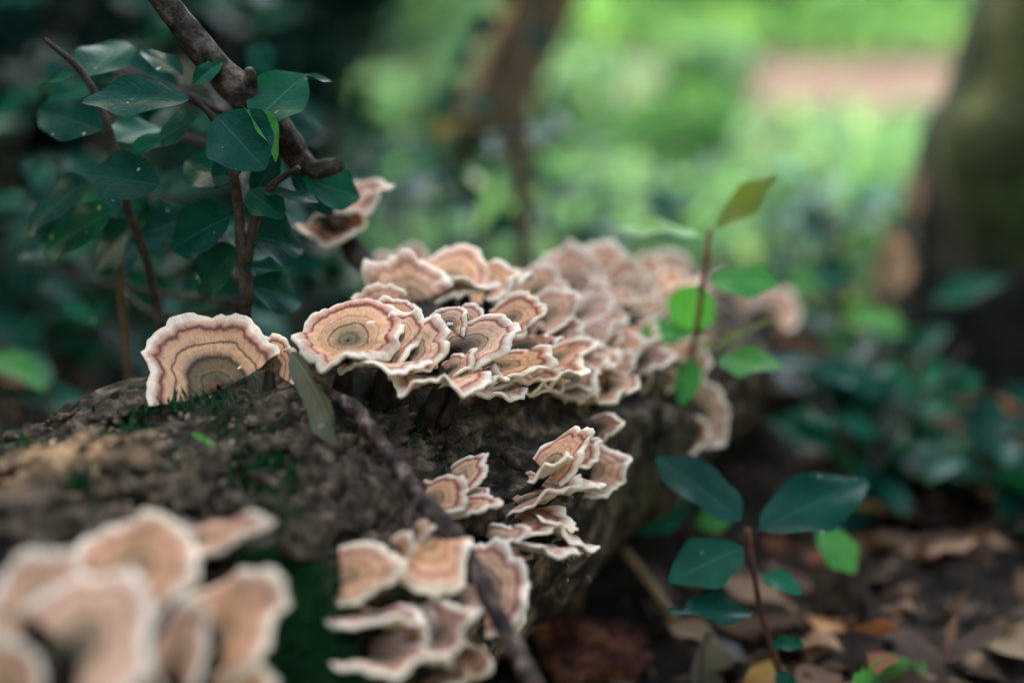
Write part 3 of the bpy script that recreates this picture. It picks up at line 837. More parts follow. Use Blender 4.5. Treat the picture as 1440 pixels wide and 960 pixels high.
 ('widest shelf of the lower cluster with brown bands and crinkled white rim', (688, 736, .500), (.94, -.02, -.35), (-.05, .92, -.36), 128, 46, dict(amax=110, cup=.10, ruff=.06, k=5, seed=63, mat=D_)),
 ('grey-green lobed underside drooping below the widest shelf', (778, 745, .497), (.62, -.38, -.3), (.35, .86, .20), 66, 52, dict(ruff=.10, k=5, seed=64, mat=C_, lob=.2)),
 ('dim curved edge sweeping beneath the widest shelf', (742, 770, .484), (.75, -.10, -.45), (.05, .95, .12), 72, 40, dict(seed=65, mat=C_)),
 ('small dark cap with pale rounded tip right of the twig', (700, 782, .487), (.92, .12, -.1), (-.1, .8, -.5), 48, 20, dict(seed=66, mat=D_, lob=.03)),
 ('pointed fin with a red band left of the lower cluster', (640, 680, .488), (.78, .55, .1), (-.35, .55, -.72), 60, 26, dict(amax=80, ruff=.06, seed=67)),
 ('folded cream-rimmed cap touching the twig', (604, 706, .478), (.90, .30, -.1), (-.15, .70, -.66), 62, 40, dict(ruff=.10, seed=68)),
 ('thin shelf with pale edge right of the folded cap by the twig', (634, 718, .482), (.94, .12, -.3), (-.05, .9, -.38), 74, 26, dict(ruff=.07, seed=69)),
 ('tiny curled orange cap between the fin and the thin shelf', (660, 704, .485), (.75, .4, 0), (-.2, .6, -.7), 26, 18, dict(seed=70)),
 # lower left cluster, nearer
 ('tall double-lobed cap with thick white rim right of the twig', (676, 830, .458), (.80, .34, -.05), (-.55, .35, -.75), 64, 82, dict(amax=100, ruff=.09, k=5, seed=71, edge=.002)),
 ('dim grey cap edge behind the tall double-lobed cap', (704, 850, .475), (.8, .05, -.2), (-.5, .4, -.6), 42, 52, dict(seed=72, mat=C_)),
 ('tan fan with square white lower edge left of the twig', (604, 758, .445), (.18, -.62, -.62), (.0, .58, -.80), 96, 60, dict(amax=80, ruff=.06, seed=73, mat=C_, edge=.002)),
 ('blunt tan shelf with an upright white end left of the tan fan', (478, 812, .432), (.96, .12, -.1), (-.12, .52, -.82), 94, 44, dict(amax=90, ruff=.05, seed=74, mat=C_, edge=.002)),
 ('small white knob above the blunt tan shelf', (566, 770, .438), (.5, .6, -.1), (-.2, .5, -.8), 24, 18, dict(seed=75, mat=C_)),
 ('small pale curl above the tan fan', (586, 752, .450), (.7, .5, 0), (-.2, .6, -.7), 30, 16, dict(seed=76)),
 ('dark shelf with a pale hooked edge under the blunt tan shelf', (500, 868, .425), (.93, -.02, -.4), (0, .97, -.05), 102, 44, dict(seed=77, mat=D_)),
 ('dark round cup with pale rim in the lower left cluster', (606, 900, .425), (.78, .25, -.45), (-.15, .75, -.55), 84, 52, dict(amax=115, cup=.25, seed=78, mat=D_)),
 ('greyish tan lobe between the tan fan and the dark cup', (640, 850, .440), (.6, -.1, -.5), (0, .6, -.75), 48, 38, dict(seed=79, mat=C_)),
 ('lowest dark shelf with a broad pale edge at the bottom of the picture', (520, 930, .415), (.93, .05, -.45), (0, .97, -.08), 118, 52, dict(seed=80, mat=D_)),
 ('pale pointed wedge below the dark round cup', (654, 912, .430), (.62, -.52, -.2), (-.2, .5, -.8), 46, 22, dict(amax=70, seed=81, mat=D_)),
 # blurred cluster nearest the camera
 ('large blurred cream-rimmed cap at the top of the nearest cluster', (192, 800, 0.374), (.15, .72, .5), (-.1, .66, -.72), 86, 86, dict(amax=140, ruff=.08, seed=82, mat=C_)),
 ('blurred orange-tan cap at the left edge of the picture', (58, 868, 0.354), (-.1, .85, .25), (-.1, .55, -.8), 96, 74, dict(amax=120, seed=83, mat=C_)),
 ('very large blurred cap with a broad curved white rim in the nearest cluster', (112, 915, 0.342), (.72, .55, .1), (-.45, .45, -.8), 128, 112, dict(amax=110, seed=84, mat=C_, ruff=.05)),
 ('narrow blurred upright lobe in the middle of the nearest cluster', (248, 945, 0.359), (.28, .85, .1), (-.25, .4, -.85), 104, 40, dict(amax=100, seed=85, mat=C_)),
 ('blurred fan with white right rim at the right of the nearest cluster', (308, 892, 0.376), (.78, .50, .1), (-.45, .42, -.8), 112, 76, dict(amax=100, seed=86, mat=C_)),
 ('blurred flat tan shelf above the nearest cluster beside the moss', (286, 760, 0.396), (.92, .26, -.1), (-.15, .78, -.55), 98, 30, dict(seed=87, mat=C_)),
 ('low blurred lobe under the right fan of the nearest cluster', (330, 985, 0.369), (.6, .6, -.1), (-.3, .5, -.8), 70, 46, dict(seed=88, mat=C_)),
 ('blurred tan lobe in the lower left corner', (10, 985, 0.339), (.1, .8, 0), (-.1, .5, -.8), 90, 60, dict(seed=89, mat=C_)),
 ('blurred shaded lobe at the bottom below the broad white rim', (190, 1010, 0.349), (.2, .7, -.1), (-.1, .6, -.75), 80, 50, dict(seed=90, mat=D_)),
]
rf = random.Random(404)
def filler(label, group, spots, d_off, mats, r0, r1):
    for i, (x, y) in enumerate(spots):
        hp, hn = log_hit(x, y)
        dd = float((hp - C0) @ FW) - d_off * rf.uniform(.6, 1.3)
        FUNGI.append((label, (x, y, dd), (rf.uniform(.6, .95), rf.uniform(-.05, .4), rf.uniform(-.45, .1)), (rf.uniform(-.28, -.05), rf.uniform(.68, .9), -rf.uniform(.35, .62)),
                      rf.uniform(r0, r1), rf.uniform(r0, r1) * .62, dict(amax=rf.uniform(85, 112), cup=rf.uniform(.08, .26), ruff=rf.uniform(.06, .13), k=rf.uniform(3, 6), seed=300 + len(FUNGI), mat=rf.choice(mats), group=group, nts=18)))
filler('small overlapping banded cap filling the dense middle tiers of the row', 'small caps in the middle tiers',
       [(690, 470), (705, 500), (735, 520), (690, 535), (745, 545), (760, 505), (790, 535), (812, 520), (800, 548), (826, 508), (700, 440), (742, 462), (760, 430), (792, 412), (812, 402), (835, 425), (835, 455), (862, 500), (868, 440), (780, 490), (855, 545), (722, 425), (880, 480), (890, 512)], .022, (CAP_C, CAP_C, CAP_A, CAP_D), 40, 58)
filler('small ruffled cap on the crest between oval rosette and back row', 'small caps along the crest',
       [(600, 410), (560, 412), (660, 425), (700, 418), (735, 405), (770, 392), (820, 385), (880, 392), (920, 412), (940, 425)], .020, (CAP_C, CAP_C, CAP_A), 42, 58)
filler('small thin shelf tucked into the lower cluster', 'small shelves in the lower cluster',
       [(745, 690), (800, 640), (690, 765)], .012, (CAP_D, CAP_C, CAP_A), 44, 74)
filler('small dim shelf stacked in the lower left cluster', 'small shelves in the lower left cluster',
       [(560, 880), (540, 905), (620, 940)], .004, (CAP_D,), 60, 80)
for lab, b, out, n, L, W, opt in FUNGI:
    fungus(lab, b, out, n, L, W, **opt)

# ------------------------------------------------------------------ leaves
def leaf_mesh(name, L, W, mat, fold=0.18, curl=0.12, wave=0.05, sharp=0.9, twist=0.0, seed=0, nu=19, nv=9, bite=0.0, petiole=0.07, serr=0.0, skew=0.98):
    rng = np.random.default_rng(seed)
    u = np.linspace(0, 1, nu)
    u = 0.25 * u + 0.75 * (petiole + (1 - petiole) * (1 - np.cos(np.pi * u)) / 2) * np.where(u > 0, 1, 0)
    us = np.clip((u - petiole) / (1 - petiole), 0, 1)
    w = W * (0.55 * np.sin(np.pi * us ** skew) ** sharp + 0.45 * np.sqrt(np.maximum(0, 1 - (2 * us - 1) ** 2)) * (1 - 0.25 * us))
    w = w * (1 - 0.30 * us ** 2.4)
    w = np.maximum(w, 0.018 * W + 0 * u)
    w = w * (1 + 0.04 * np.sin(u * 19 + rng.uniform(0, 6))) * (1 + serr * np.where(np.arange(nu) % 2, 1, -1))
    v = np.linspace(-1, 1, nv)
    Uq, Vq = np.meshgrid(u, v, indexing='ij')
    wl, wr = w * (1 + 0.05 * rng.standard_normal()), w
    if bite:
        for _ in range(3):
            c = rng.uniform(0.3, 0.95)
            wl = wl * (1 - bite * np.exp(-((u - c) / 0.06) ** 2))
    Y = np.where(Vq < 0, wl[:, None] * Vq, wr[:, None] * Vq)
    X = L * Uq + 0.04 * L * np.abs(Vq) * np.sin(Uq * 3.1)
    Z = fold * np.abs(Y) - curl * L * Uq ** 2 + wave * L * np.sin(Uq * 9 + rng.uniform(0, 6) + 1.5 * Vq) * np.abs(Vq) ** 1.5 * np.sin(np.pi * us)[:, None]
    if twist:
        ang = twist * Uq
        Y, Z = Y * np.cos(ang) - Z * np.sin(ang), Y * np.sin(ang) + Z * np.cos(ang)
    P = np.stack([X, Y, Z], -1).reshape(-1, 3)
    uv = np.stack([Uq, (Vq + 1) / 2], -1).reshape(-1, 2)
    m = mesh_np(name, P, grid_faces(nu, nv)[:, ::-1], uv=uv)
    m.materials.append(mat)
    return m

_ls = [500]
def leaf_px(parent, b, t, wpx, n, mat, name='leaf', **kw):
    """leaf from a base point to a tip point (photo x, y, depth), facing n (right, up, away)"""
    B, T = at(*b), at(*t)
    L = float(np.linalg.norm(T - B))
    kw['sharp'] = max(kw.get('sharp', .8), .76 if 'grass' not in name else 0)
    kw.setdefault('nu', 25)
    _ls[0] += 1
    m = leaf_mesh(name, L, wpx * b[2] / FPX, mat, seed=_ls[0], **kw)
    o = obj(name, m, None, parent)
    off = np.array(parent.location) if parent is not None else np.zeros(3)
    o.matrix_basis = mat_from(T - B, vd(n), B - off)
    return o

def stem_px(parent, pts, radii, mat, name='stem', n=22, rough=0.10, rscale=300):
    P = [at(*p) for p in pts]
    return tube_obj(name, P, radii, mat, parent, n=n, sides=9, rough=rough, rscale=rscale, seed=len(pts))

def ground_pt(x, y):
    d = unit(at(x, y, 1.0) - C0)
    return C0 + d * (C0[2] / -d[2])

# ---- twig lying across the log
tw = empty('twig', at(590, 690, .455), 'mottled purple-brown twig lying diagonally across the log face', 'twig')
TP = [(438, 546, .492), (470, 556, .490), (500, 578, .484), (535, 622, .474), (562, 655, .466), (588, 700, .458), (630, 745, .450), (668, 800, .441), (700, 868, .432), (728, 920, .424), (762, 985, .414)]
stem_px(tw, TP, [.0014, .0023, .0028, .0026, .0029, .0030, .0034, .0030, .0030, .0030, .0028], TWIG, 'stem', n=90, rough=0.28, rscale=130)
stem_px(tw, [(590, 698, .458), (578, 722, .452), (572, 748, .447)], [.0020, .0017, .0012], TWIG, 'side_shoot', n=12, rough=.2)
stem_px(tw, [(560, 652, .466), (578, 640, .462), (590, 636, .459)], [.0016, .0012, .0008], TWIG, 'side_shoot', n=10, rough=.2)
# ---- dried leaf hanging from the fungi
dl = leaf_px(None, (399, 482, .493), (508, 618, .466), 30, (-.75, .35, -.75), DEAD_GREEN, name='dried_leaf', fold=.55, curl=-.18, wave=.05, petiole=.10, twist=0.5, nu=21, nv=11)
tag(dl, 'folded grey-green dried leaf hanging from the rosette onto the log', 'leaf')
gb = leaf_px(None, (270, 609, .462), (314, 633, .452), 5, (0, .6, -.8), LEAF_BRIGHT, name='grass_blade', sharp=.35, petiole=0, fold=.3, curl=.0)
tag(gb, 'short bright green blade lying on the log bark', 'grass blade')

# ---- branch rising from the log to the upper left
br = empty('branch', at(540, 392, .60), 'grey-brown forked branch rising from behind the log to the upper left', 'branch')
stem_px(br, [(545, 400, 0.600), (505, 360, 0.600), (478, 322, 0.595), (440, 262, 0.580), (408, 205, 0.542), (372, 160, 0.534), (345, 132, 0.530), (308, 100, 0.527), (268, 50, 0.522), (232, 0, 0.520), (205, -60, 0.517)],
        [.0046, .0046, .0042, .0048, .0052, .0064, .0074, .0060, .0054, .0051, .0050], BRANCH, 'limb', n=140, rough=.16, rscale=90)
stem_px(br, [(412, 214, 0.544), (440, 238, 0.542), (462, 236, 0.538), (478, 230, 0.534)], [.0046, .0040, .0031, .0028], BRANCH, 'stub', n=26, rough=.25, rscale=120)
stem_px(br, [(345, 135, 0.530), (352, 110, 0.524), (350, 96, 0.522)], [.0042, .0028, .0014], BRANCH, 'stub', n=12, rough=.2, rscale=120)
fungus('blurred pale ruffled fungus perched on the branch above the log', (462, 292, .598), (.88, .22, -.15), (-.12, .78, -.58), 92, 40, amax=110, ruff=.14, k=5, seed=120, mat=CAP_C, attach=at(462, 298, .597), group='fungi on the branch')
fungus('blurred curled lobe on top of the branch fungus', (490, 285, .600), (.6, .6, 0), (-.3, .5, -.75), 34, 22, ruff=.1, seed=121, mat=CAP_C, attach=at(466, 298, .597), group='fungi on the branch')
fungus('drooping greyish lobe under the branch fungus', (468, 312, .597), (.25, -.62, -.4), (0, .5, -.8), 40, 46, ruff=.1, seed=122, mat=CAP_D, attach=at(470, 306, .597), group='fungi on the branch')

# ---- evergreen shrub at the upper left
sb = empty('evergreen_shrub', (*ground_pt(345, 470)[:2], 0.0), 'glossy dark evergreen shrub with toothed leaves around the forked branch', 'shrub')
S = lambda pts, r, **k: stem_px(sb, pts, r, STEM_DARK, **k)
S([(350, 640, 0.564), (345, 430, 0.539), (338, 330, 0.532), (330, 250, 0.526), (305, 175, 0.520), (268, 132, 0.516)], [.0024, .0023, .0021, .0018, .0014, .001])
S([(345, 430, 0.539), (352, 340, 0.534), (375, 270, 0.530), (420, 235, 0.524)], [.0024, .002, .0016, .001])
stem_px(sb, [(255, 640, 0.584), (215, 400, 0.564), (180, 290, 0.549), (155, 185, 0.539), (118, 105, 0.534), (62, 55, 0.529)], [.0022, .0019, .0016, .0015, .0014, .001], STEM_DARK)
stem_px(sb, [(190, 640, 0.604), (172, 420, 0.584), (165, 330, 0.574)], [.002, .0018, .0014], STEM_BROWN)
Lp = lambda *a, **k: leaf_px(sb, *a, **k)
Lp((278, 140, 0.517), (114, 132, 0.509), 41, (-.05, 0.54, -0.72), LEAF_DARK, curl=.10, fold=.22)
Lp((300, 158, 0.516), (372, 236, 0.509), 56, (-.1, 0.40, -0.88), LEAF_DARK, curl=.05, fold=.2)
Lp((352, 176, 0.520), (428, 102, 0.529), 51, (-.2, 0.22, -0.99), LEAF_MID, curl=.05, fold=.12)
Lp((342, 150, 0.512), (402, 214, 0.516), 29, (.55, 0.47, -0.44), LEAF_BRIGHT, curl=.28, fold=.5)
Lp((268, 122, 0.514), (312, 84, 0.520), 15, (.3, 0.43, -0.77), LEAF_MID, curl=.1, fold=.5)
Lp((392, 112, 0.530), (468, 104, 0.539), 17, (.0, 0.65, -0.33), LEAF_DARK, curl=.15, fold=.3)
Lp((232, 262, 0.526), (122, 242, 0.524), 44, (-.1, 0.45, -0.83), LEAF_DARK, curl=.06, fold=.15)
Lp((130, 250, 0.539), (24, 320, 0.554), 49, (-.3, 0.49, -0.68), LEAF_DARK, curl=.12, fold=.15)
Lp((168, 292, 0.544), (48, 352, 0.564), 44, (.1, 0.43, -0.83), LEAF_MID, curl=.10, fold=.15)
Lp((150, 186, 0.539), (52, 150, 0.554), 44, (-.1, 0.45, -0.77), LEAF_DARK, curl=.05)
Lp((120, 112, 0.536), (175, 52, 0.564), 44, (.0, 0.36, -0.88), LEAF_MID, curl=.05)
Lp((112, 104, 0.536), (42, 122, 0.544), 12, (.0, 0.61, -0.55), LEAF_MID, curl=.1, fold=.4)
Lp((366, 268, 0.530), (446, 276, 0.520), 24, (.1, 0.66, -0.39), LEAF_DARK, curl=.1, fold=.1)
Lp((420, 250, 0.539), (508, 276, 0.549), 41, (.1, 0.43, -0.83), LEAF_MID, curl=.05)
Lp((340, 372, 0.536), (400, 386, 0.524), 18, (.0, 0.54, -0.66), LEAF_DARK, curl=-.1, fold=.3)
Lp((332, 300, 0.532), (235, 345, 0.539), 51, (.0, 0.43, -0.83), LEAF_DARK, curl=.1)
Lp((335, 255, 0.530), (258, 220, 0.539), 44, (.0, 0.43, -0.83), LEAF_DARK, curl=.1)
Lp((340, 330, 0.534), (430, 345, 0.549), 49, (.1, 0.43, -0.83), LEAF_DARK, curl=.08)
Lp((200, 330, 0.554), (280, 300, 0.564), 44, (.1, 0.43, -0.83), LEAF_DARK, curl=.05)
Lp((195, 310, 0.554), (120, 380, 0.574), 44, (.0, 0.43, -0.83), LEAF_DARK, curl=.1)
Lp((338, 345, 0.534), (270, 410, 0.549), 46, (.0, 0.43, -0.83), LEAF_DARK, curl=.1)
Lp((345, 400, 0.539), (430, 420, 0.554), 41, (.1, 0.43, -0.83), LEAF_DARK, curl=.1)
Lp((160, 200, 0.541), (225, 175, 0.564), 41, (.0, 0.36, -0.88), LEAF_MID, curl=.06)
Lp((280, 165, 0.520), (218, 195, 0.534), 37, (.0, 0.43, -0.83), LEAF_DARK, curl=.06)
Lp((345, 265, 0.529), (398, 305, 0.524), 32, (.1, 0.50, -0.66), LEAF_MID, curl=.06)

Lp((345, 200, .535), (300, 262, .53), 24, (.1, .5, -.8), LEAF_DARK, curl=.1)
Lp((395, 215, .54), (352, 276, .535), 24, (-.1, .5, -.8), LEAF_DARK, curl=.12)
Lp((405, 240, .545), (470, 300, .55), 22, (.1, .5, -.8), LEAF_DARK, curl=.1)
Lp((250, 190, .53), (170, 215, .535), 24, (.0, .6, -.75), LEAF_MID, curl=.12)
Lp((262, 110, .53), (196, 62, .54), 20, (.1, .6, -.75), LEAF_DARK, curl=.12)
rq = random.Random(91)
for k in range(64):
    x, y, d_ = rq.uniform(20, 440), rq.uniform(60, 430), rq.uniform(.60, .70)
    an = rq.uniform(0, 6.28); ln = rq.uniform(48, 92)
    Lp((x, y, d_), (x + math.cos(an) * ln, y + abs(math.sin(an)) * ln * .5, d_ + rq.uniform(-.02, .02)), rq.uniform(15, 27), (rq.gauss(0, .3), .45, -.82), rq.choice((LEAF_DARK, LEAF_DARK, LEAF_MID)), curl=.1)
    if k % 4 == 0: stem_px(sb, [(x, y, d_), (x + (340 - x) * .3, y + 30, d_ - .02), (340 + rq.uniform(-10, 10), min(y + 90, 430), .58)], [.0008, .0011, .0014], STEM_DARK, n=10)

# ---- sapling at the lower right
G = ground_pt(1092, 935)
sp = empty('broadleaf_sapling', G, 'sapling with large rounded dark green leaves in the right foreground', 'plant')
stem_px(sp, [(1052, 742, 0.563), (1058, 790, 0.563), (1068, 850, 0.566), (1082, 900, 0.571), (1098, 950, 0.578)], [.0011, .0012, .0013, .0014, .0016], STEM_RED, n=30)
Lq = lambda *a, **k: leaf_px(sp, *a, **k)
Lq((1051, 740, 0.563), (928, 634, 0.578), 46, (.15, .70, -.68), LEAF_DARK, curl=.10, fold=.15, sharp=.75)
Lq((1056, 750, 0.563), (1222, 668, 0.588), 50, (-.05, .62, -.75), LEAF_DARK, curl=.05, fold=.12, sharp=.8)
Lq((1053, 766, 0.563), (942, 812, 0.553), 46, (.05, .72, -.65), LEAF_MID, curl=.08, fold=.10, sharp=.65)
Lq((1066, 862, 0.564), (940, 856, 0.543), 27, (.0, .72, -.65), LEAF_DARK, curl=.02, fold=.3, bite=.6, nu=25)
Lq((1068, 806, 0.565), (1126, 822, 0.553), 23, (.15, .70, -.65), LEAF_MID, curl=.25, fold=.1, sharp=.6)
Lq((1082, 905, 0.570), (1128, 904, 0.558), 15, (-.3, .7, -.6), LEAF_MID, curl=.1, fold=.2)
Lq((1094, 940, 0.575), (1116, 975, 0.558), 15, (-.3, .7, -.6), LEAF_MID, curl=.1)
lf = leaf_px(None, (1148, 738, .64), (1206, 800, .63), 34, (.25, .55, -.78), LEAF_BRIGHT, name='green_leaf', curl=.12, fold=.08, sharp=.55)
tag(lf, 'single bright green rounded leaf just right of the sapling', 'leaf')
pl = empty('low_plant', (*ground_pt(965, 790)[:2], 0), 'small bright green two-leaved plant just left of the sapling', 'plant')
stem_px(pl, [(990, 800, .68), (975, 740, .67), (968, 700, .665)], [.0012, .001, .0008], STEM_DARK)
leaf_px(pl, (968, 700, .665), (905, 742, .64), 30, (-.2, .5, -.8), LEAF_MID, curl=.15, fold=.1, sharp=.6)
leaf_px(pl, (975, 738, .665), (1032, 720, .66), 24, (.1, .6, -.75), LEAF_BRIGHT, curl=.1, sharp=.6)
leaf_px(pl, (970, 705, .665), (1010, 660, .69), 26, (.1, .6, -.75), LEAF_MID, curl=.1, sharp=.6)

# ---- seedling growing from the log
sd_ = empty('young_seedling', at(975, 492, .632), 'young seedling with red stem and bright green leaves sprouting from the log', 'plant')
stem_px(sd_, [(972, 505, .635), (980, 460, .625), (986, 415, .620), (993, 365, .617), (1000, 322, .615)], [.0014, .0013, .0013, .0013, .0009], STEM_SEEDLING, n=26)
Ls = lambda *a, **k: leaf_px(sd_, *a, **k)
Ls((1000, 326, .615), (1096, 248, .600), 28, (-.35, .60, -.72), LEAF_OLIVE, curl=-.03, fold=.2)
Ls((996, 335, .616), (866, 306, .64), 24, (.0, .80, -.55), LEAF_PALE, curl=.12, fold=.15)
Ls((992, 392, .617), (1096, 396, .60), 34, (.0, .60, -.8), LEAF_BRIGHT, curl=.06, fold=.1, sharp=.6)
Ls((988, 396, .618), (960, 470, .628), 38, (-.1, .25, -.95), LEAF_BRIGHT, curl=.05, fold=.1, sharp=.6)
Ls((980, 468, .624), (900, 462, .615), 27, (.0, .75, -.6), LEAF_BRIGHT, curl=.1, fold=.1, sharp=.65)
Ls((1000, 490, .625), (1084, 446, .61), 12, (-.2, .85, -.3), LEAF_OLIVE, curl=.05, fold=.3)
Ls((978, 478, .626), (1012, 492, .62), 7, (0, .8, -.5), LEAF_OLIVE)
Ls((1002, 505, .625), (1098, 512, .61), 30, (.0, .72, -.65), LEAF_BRIGHT, curl=.05, fold=.1, sharp=.65)
Ls((975, 500, .628), (958, 566, .615), 22, (-.1, .5, -.8), LEAF_BRIGHT, curl=.1)

# ---- generic low shrubs (blurred): leaves are children, meshes shared
def leaf_pool(mat, count, seed, L=1.0, W=0.27, **kw):
    return [leaf_mesh('leaf', L, W * (0.85 + 0.3 * ((k * 37) % 10) / 10), mat, seed=seed + k, curl=0.05 + 0.12 * (k % 3), fold=0.1 + 0.06 * (k % 4), nu=9, nv=5, **kw) for k in range(count)]
POOL_DARK, POOL_MID, POOL_BRIGHT = leaf_pool(LEAF_DARK, 5, 900), leaf_pool(LEAF_MID, 4, 920), leaf_pool(LEAF_BRIGHT, 4, 940)
def shrub(label, loc, height, spread, nleaf, leafl, pools, seed, stems=4, group=None, name='low_shrub', smat=None, low=0.15):
    rs = random.Random(seed)
    e = empty(name, loc, label, 'shrub', group)
    L0 = np.array(loc)
    tips = []
    for k in range(stems):
        az = rs.uniform(0, 6.28); s = spread * rs.uniform(.35, .95)
        h = height * rs.uniform(.75, 1.0)
        end = L0 + np.array([math.cos(az) * s, math.sin(az) * s, h])
        midp = L0 + np.array([math.cos(az) * s * .35, math.sin(az) * s * .35, h * .55])
        tube_obj('stem', [L0 + np.array([rs.gauss(0, .006), rs.gauss(0, .006), -.01]), midp, end], [.0028, .002, .001], smat or STEM_DARK, e, n=10, sides=7)
        tips.append((L0, midp, end))
    for k in range(nleaf):
        a, b, c = tips[k % stems]
        f = rs.uniform(low, 1.0)
        p = a * (1 - f) ** 2 + 2 * b * f * (1 - f) + c * f * f
        az = rs.uniform(0, 6.28); el = rs.uniform(-.25, .6)
        d = np.array([math.cos(az) * math.cos(el), math.sin(az) * math.cos(el), math.sin(el)])
        o = bpy.data.objects.new('leaf', rs.choice(rs.choice(pools)))
        link(o, e)
        o.matrix_basis = mat_from(d, np.array([rs.gauss(0, .35), rs.gauss(-.25, .35), 1.0]), p - L0, leafl * rs.uniform(.65, 1.15))
    return e
DK, MD, BG = POOL_DARK, POOL_MID, POOL_BRIGHT
gp = lambda x, y: (*ground_pt(x, y)[:2], 0.0)
SH = 'low evergreen shrubs around the log'
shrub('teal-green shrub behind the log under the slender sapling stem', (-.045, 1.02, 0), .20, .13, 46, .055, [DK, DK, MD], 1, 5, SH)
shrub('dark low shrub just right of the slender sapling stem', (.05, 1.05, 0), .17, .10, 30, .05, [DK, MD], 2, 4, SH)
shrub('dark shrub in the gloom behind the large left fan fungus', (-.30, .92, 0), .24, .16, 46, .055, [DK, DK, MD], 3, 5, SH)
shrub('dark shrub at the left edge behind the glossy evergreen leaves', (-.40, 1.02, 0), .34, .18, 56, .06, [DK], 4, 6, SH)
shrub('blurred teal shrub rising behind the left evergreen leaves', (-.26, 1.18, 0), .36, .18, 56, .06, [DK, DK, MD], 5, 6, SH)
shrub('dark shrub behind the branch fungus', (-.12, .93, 0), .20, .12, 40, .05, [DK, DK, MD], 6, 5, SH)
shrub('low bright green plant left of the log at the picture edge', (-.245, .66, 0), .115, .05, 9, .05, [BG, MD], 7, 3, SH)
shrub('low dark green plant in the lower left gap behind the log', (-.30, .70, 0), .10, .06, 14, .045, [MD, DK], 8, 3, SH)
shrub('dark teal low shrub right of the far end of the log', (.23, .80, 0), .085, .07, 22, .055, [DK, MD], 9, 4, SH)
shrub('teal low shrub at the right edge with broad leaves', (.335, .80, 0), .075, .07, 16, .062, [DK], 10, 4, SH)
shrub('green low shrub behind the sapling', (.19, .735, 0), .085, .06, 16, .05, [MD, DK], 11, 4, SH)
shrub('bright green low shrub between sapling and dark trunk', (.255, .92, 0), .09, .06, 16, .05, [BG, MD], 12, 4, SH)
shrub('dark glossy low shrub in the right corner by the dark trunk', (.36, .80, 0), .07, .07, 18, .06, [DK], 13, 4, SH)
shrub('mid green shrub beyond the log tip', (.30, 1.30, 0), .13, .10, 34, .045, [MD, BG], 14, 4, SH)
shrub('dark green tuft left of the mossy trunk root', (.245, 1.18, 0), .12, .07, 28, .045, [MD, DK], 15, 4, SH)

shrub('dark low shrub in the gap left of the large left fan fungus', (-.22, .80, 0), .17, .11, 50, .05, [DK, DK, MD], 16, 5, SH, low=.05)
shrub('dark low shrub at the far left edge beneath the evergreen leaves', (-.34, .82, 0), .16, .11, 50, .05, [DK], 17, 5, SH, low=.05)
shrub('dark low shrub beneath the forked branch', (-.14, .80, 0), .15, .09, 44, .045, [DK, DK, MD], 18, 5, SH, low=.05)

shrub('teal broad-leaved plant on the litter between sapling and right edge', (.275, .735, 0), .055, .06, 14, .058, [DK, MD], 19, 4, SH)
shrub('dark teal plant at the right picture edge above the thin twig', (.345, .70, 0), .055, .05, 12, .06, [DK], 20, 4, SH)
shrub('dark teal plant close behind the sapling top', (.20, .80, 0), .075, .06, 18, .055, [DK, DK, MD], 21, 4, SH)

# ---- slender sapling behind the log
ss = empty('slender_sapling', (.0075, .96, 0), 'slender brown sapling stem standing behind the log in front of the leaning trunk', 'sapling')
tube_obj('stem', [(.0075, .96, -.02), (.008, .965, .12), (.006, .97, .25), (.012, .985, .45), (-.03, 1.0, .75), (-.06, 1.0, 1.0)], [.0062, .0056, .0052, .0045, .003, .002], STEM_BROWN, ss, n=40, rough=.1, rscale=100)
tube_obj('side_branch', [(.007, .97, .28), (-.02, .98, .34), (-.045, .985, .33), (-.06, .985, .27)], [.003, .0022, .0018, .001], STEM_DARK, ss, n=16)
for (x, y, tx, ty, w, m) in ((660, 60, 640, 100, 16, LEAF_DARK), (700, 20, 660, 55, 20, LEAF_DARK), (640, 110, 630, 165, 14, LEAF_DARK), (655, 130, 690, 160, 14, LEAF_MID), (735, 30, 772, 70, 16, LEAF_DARK), (735, 235, 775, 262, 16, LEAF_DARK), (632, 170, 616, 195, 12, LEAF_YELLOW),
                             (720, 5, 700, -40, 20, LEAF_DARK), (690, 0, 660, -20, 20, LEAF_DARK), (735, 170, 700, 200, 14, LEAF_DARK)):
    leaf_px(ss, (x, y, .98), (tx, ty, .97), w, (.1, .6, -.75), m, curl=.1)

# ------------------------------------------------------------------ trees
def tree(name, label, pts, radii, mat, crown_c=None, crown_r=None, nl=0, leafl=.09, seed=0, rough=.12, fol=None, sides=40, n=90, limbs=5, flare=None):
    e = empty(name, pts[0], label, 'tree')
    tube_obj('trunk', pts, radii, mat, e, n=n, sides=sides, rough=rough, rscale=9, seed=seed)
    rs = np.random.default_rng(seed)
    if crown_c is not None:
        cc, cr = np.array(crown_c), np.array(crown_r)
        for k in range(limbs):
            d = rdir(1, rs)[0] * cr * .75
            tube_obj('limb', [pts[-1], (np.array(pts[-1]) + cc + d * .4) / 2 + rs.normal(0, .08, 3), cc + d], [radii[-1] * .8, radii[-1] * .5, .008], mat, e, n=12, sides=8)
        u = rdir(nl, rs) * (rs.random(nl) ** .4)[:, None]
        clump = noise3(u * cr + cc, 2.2, seed) > -0.25
        u = u[clump]
        pos = cc + u * cr
        blades('crown', pos, rdir(len(pos), rs, -.2), rdir(len(pos), rs, 1.2), rs.uniform(.7, 1.2, len(pos)) * leafl, rs.uniform(.4, .6, len(pos)) * leafl, fol or FOL_CROWN, e, rs)
    return e
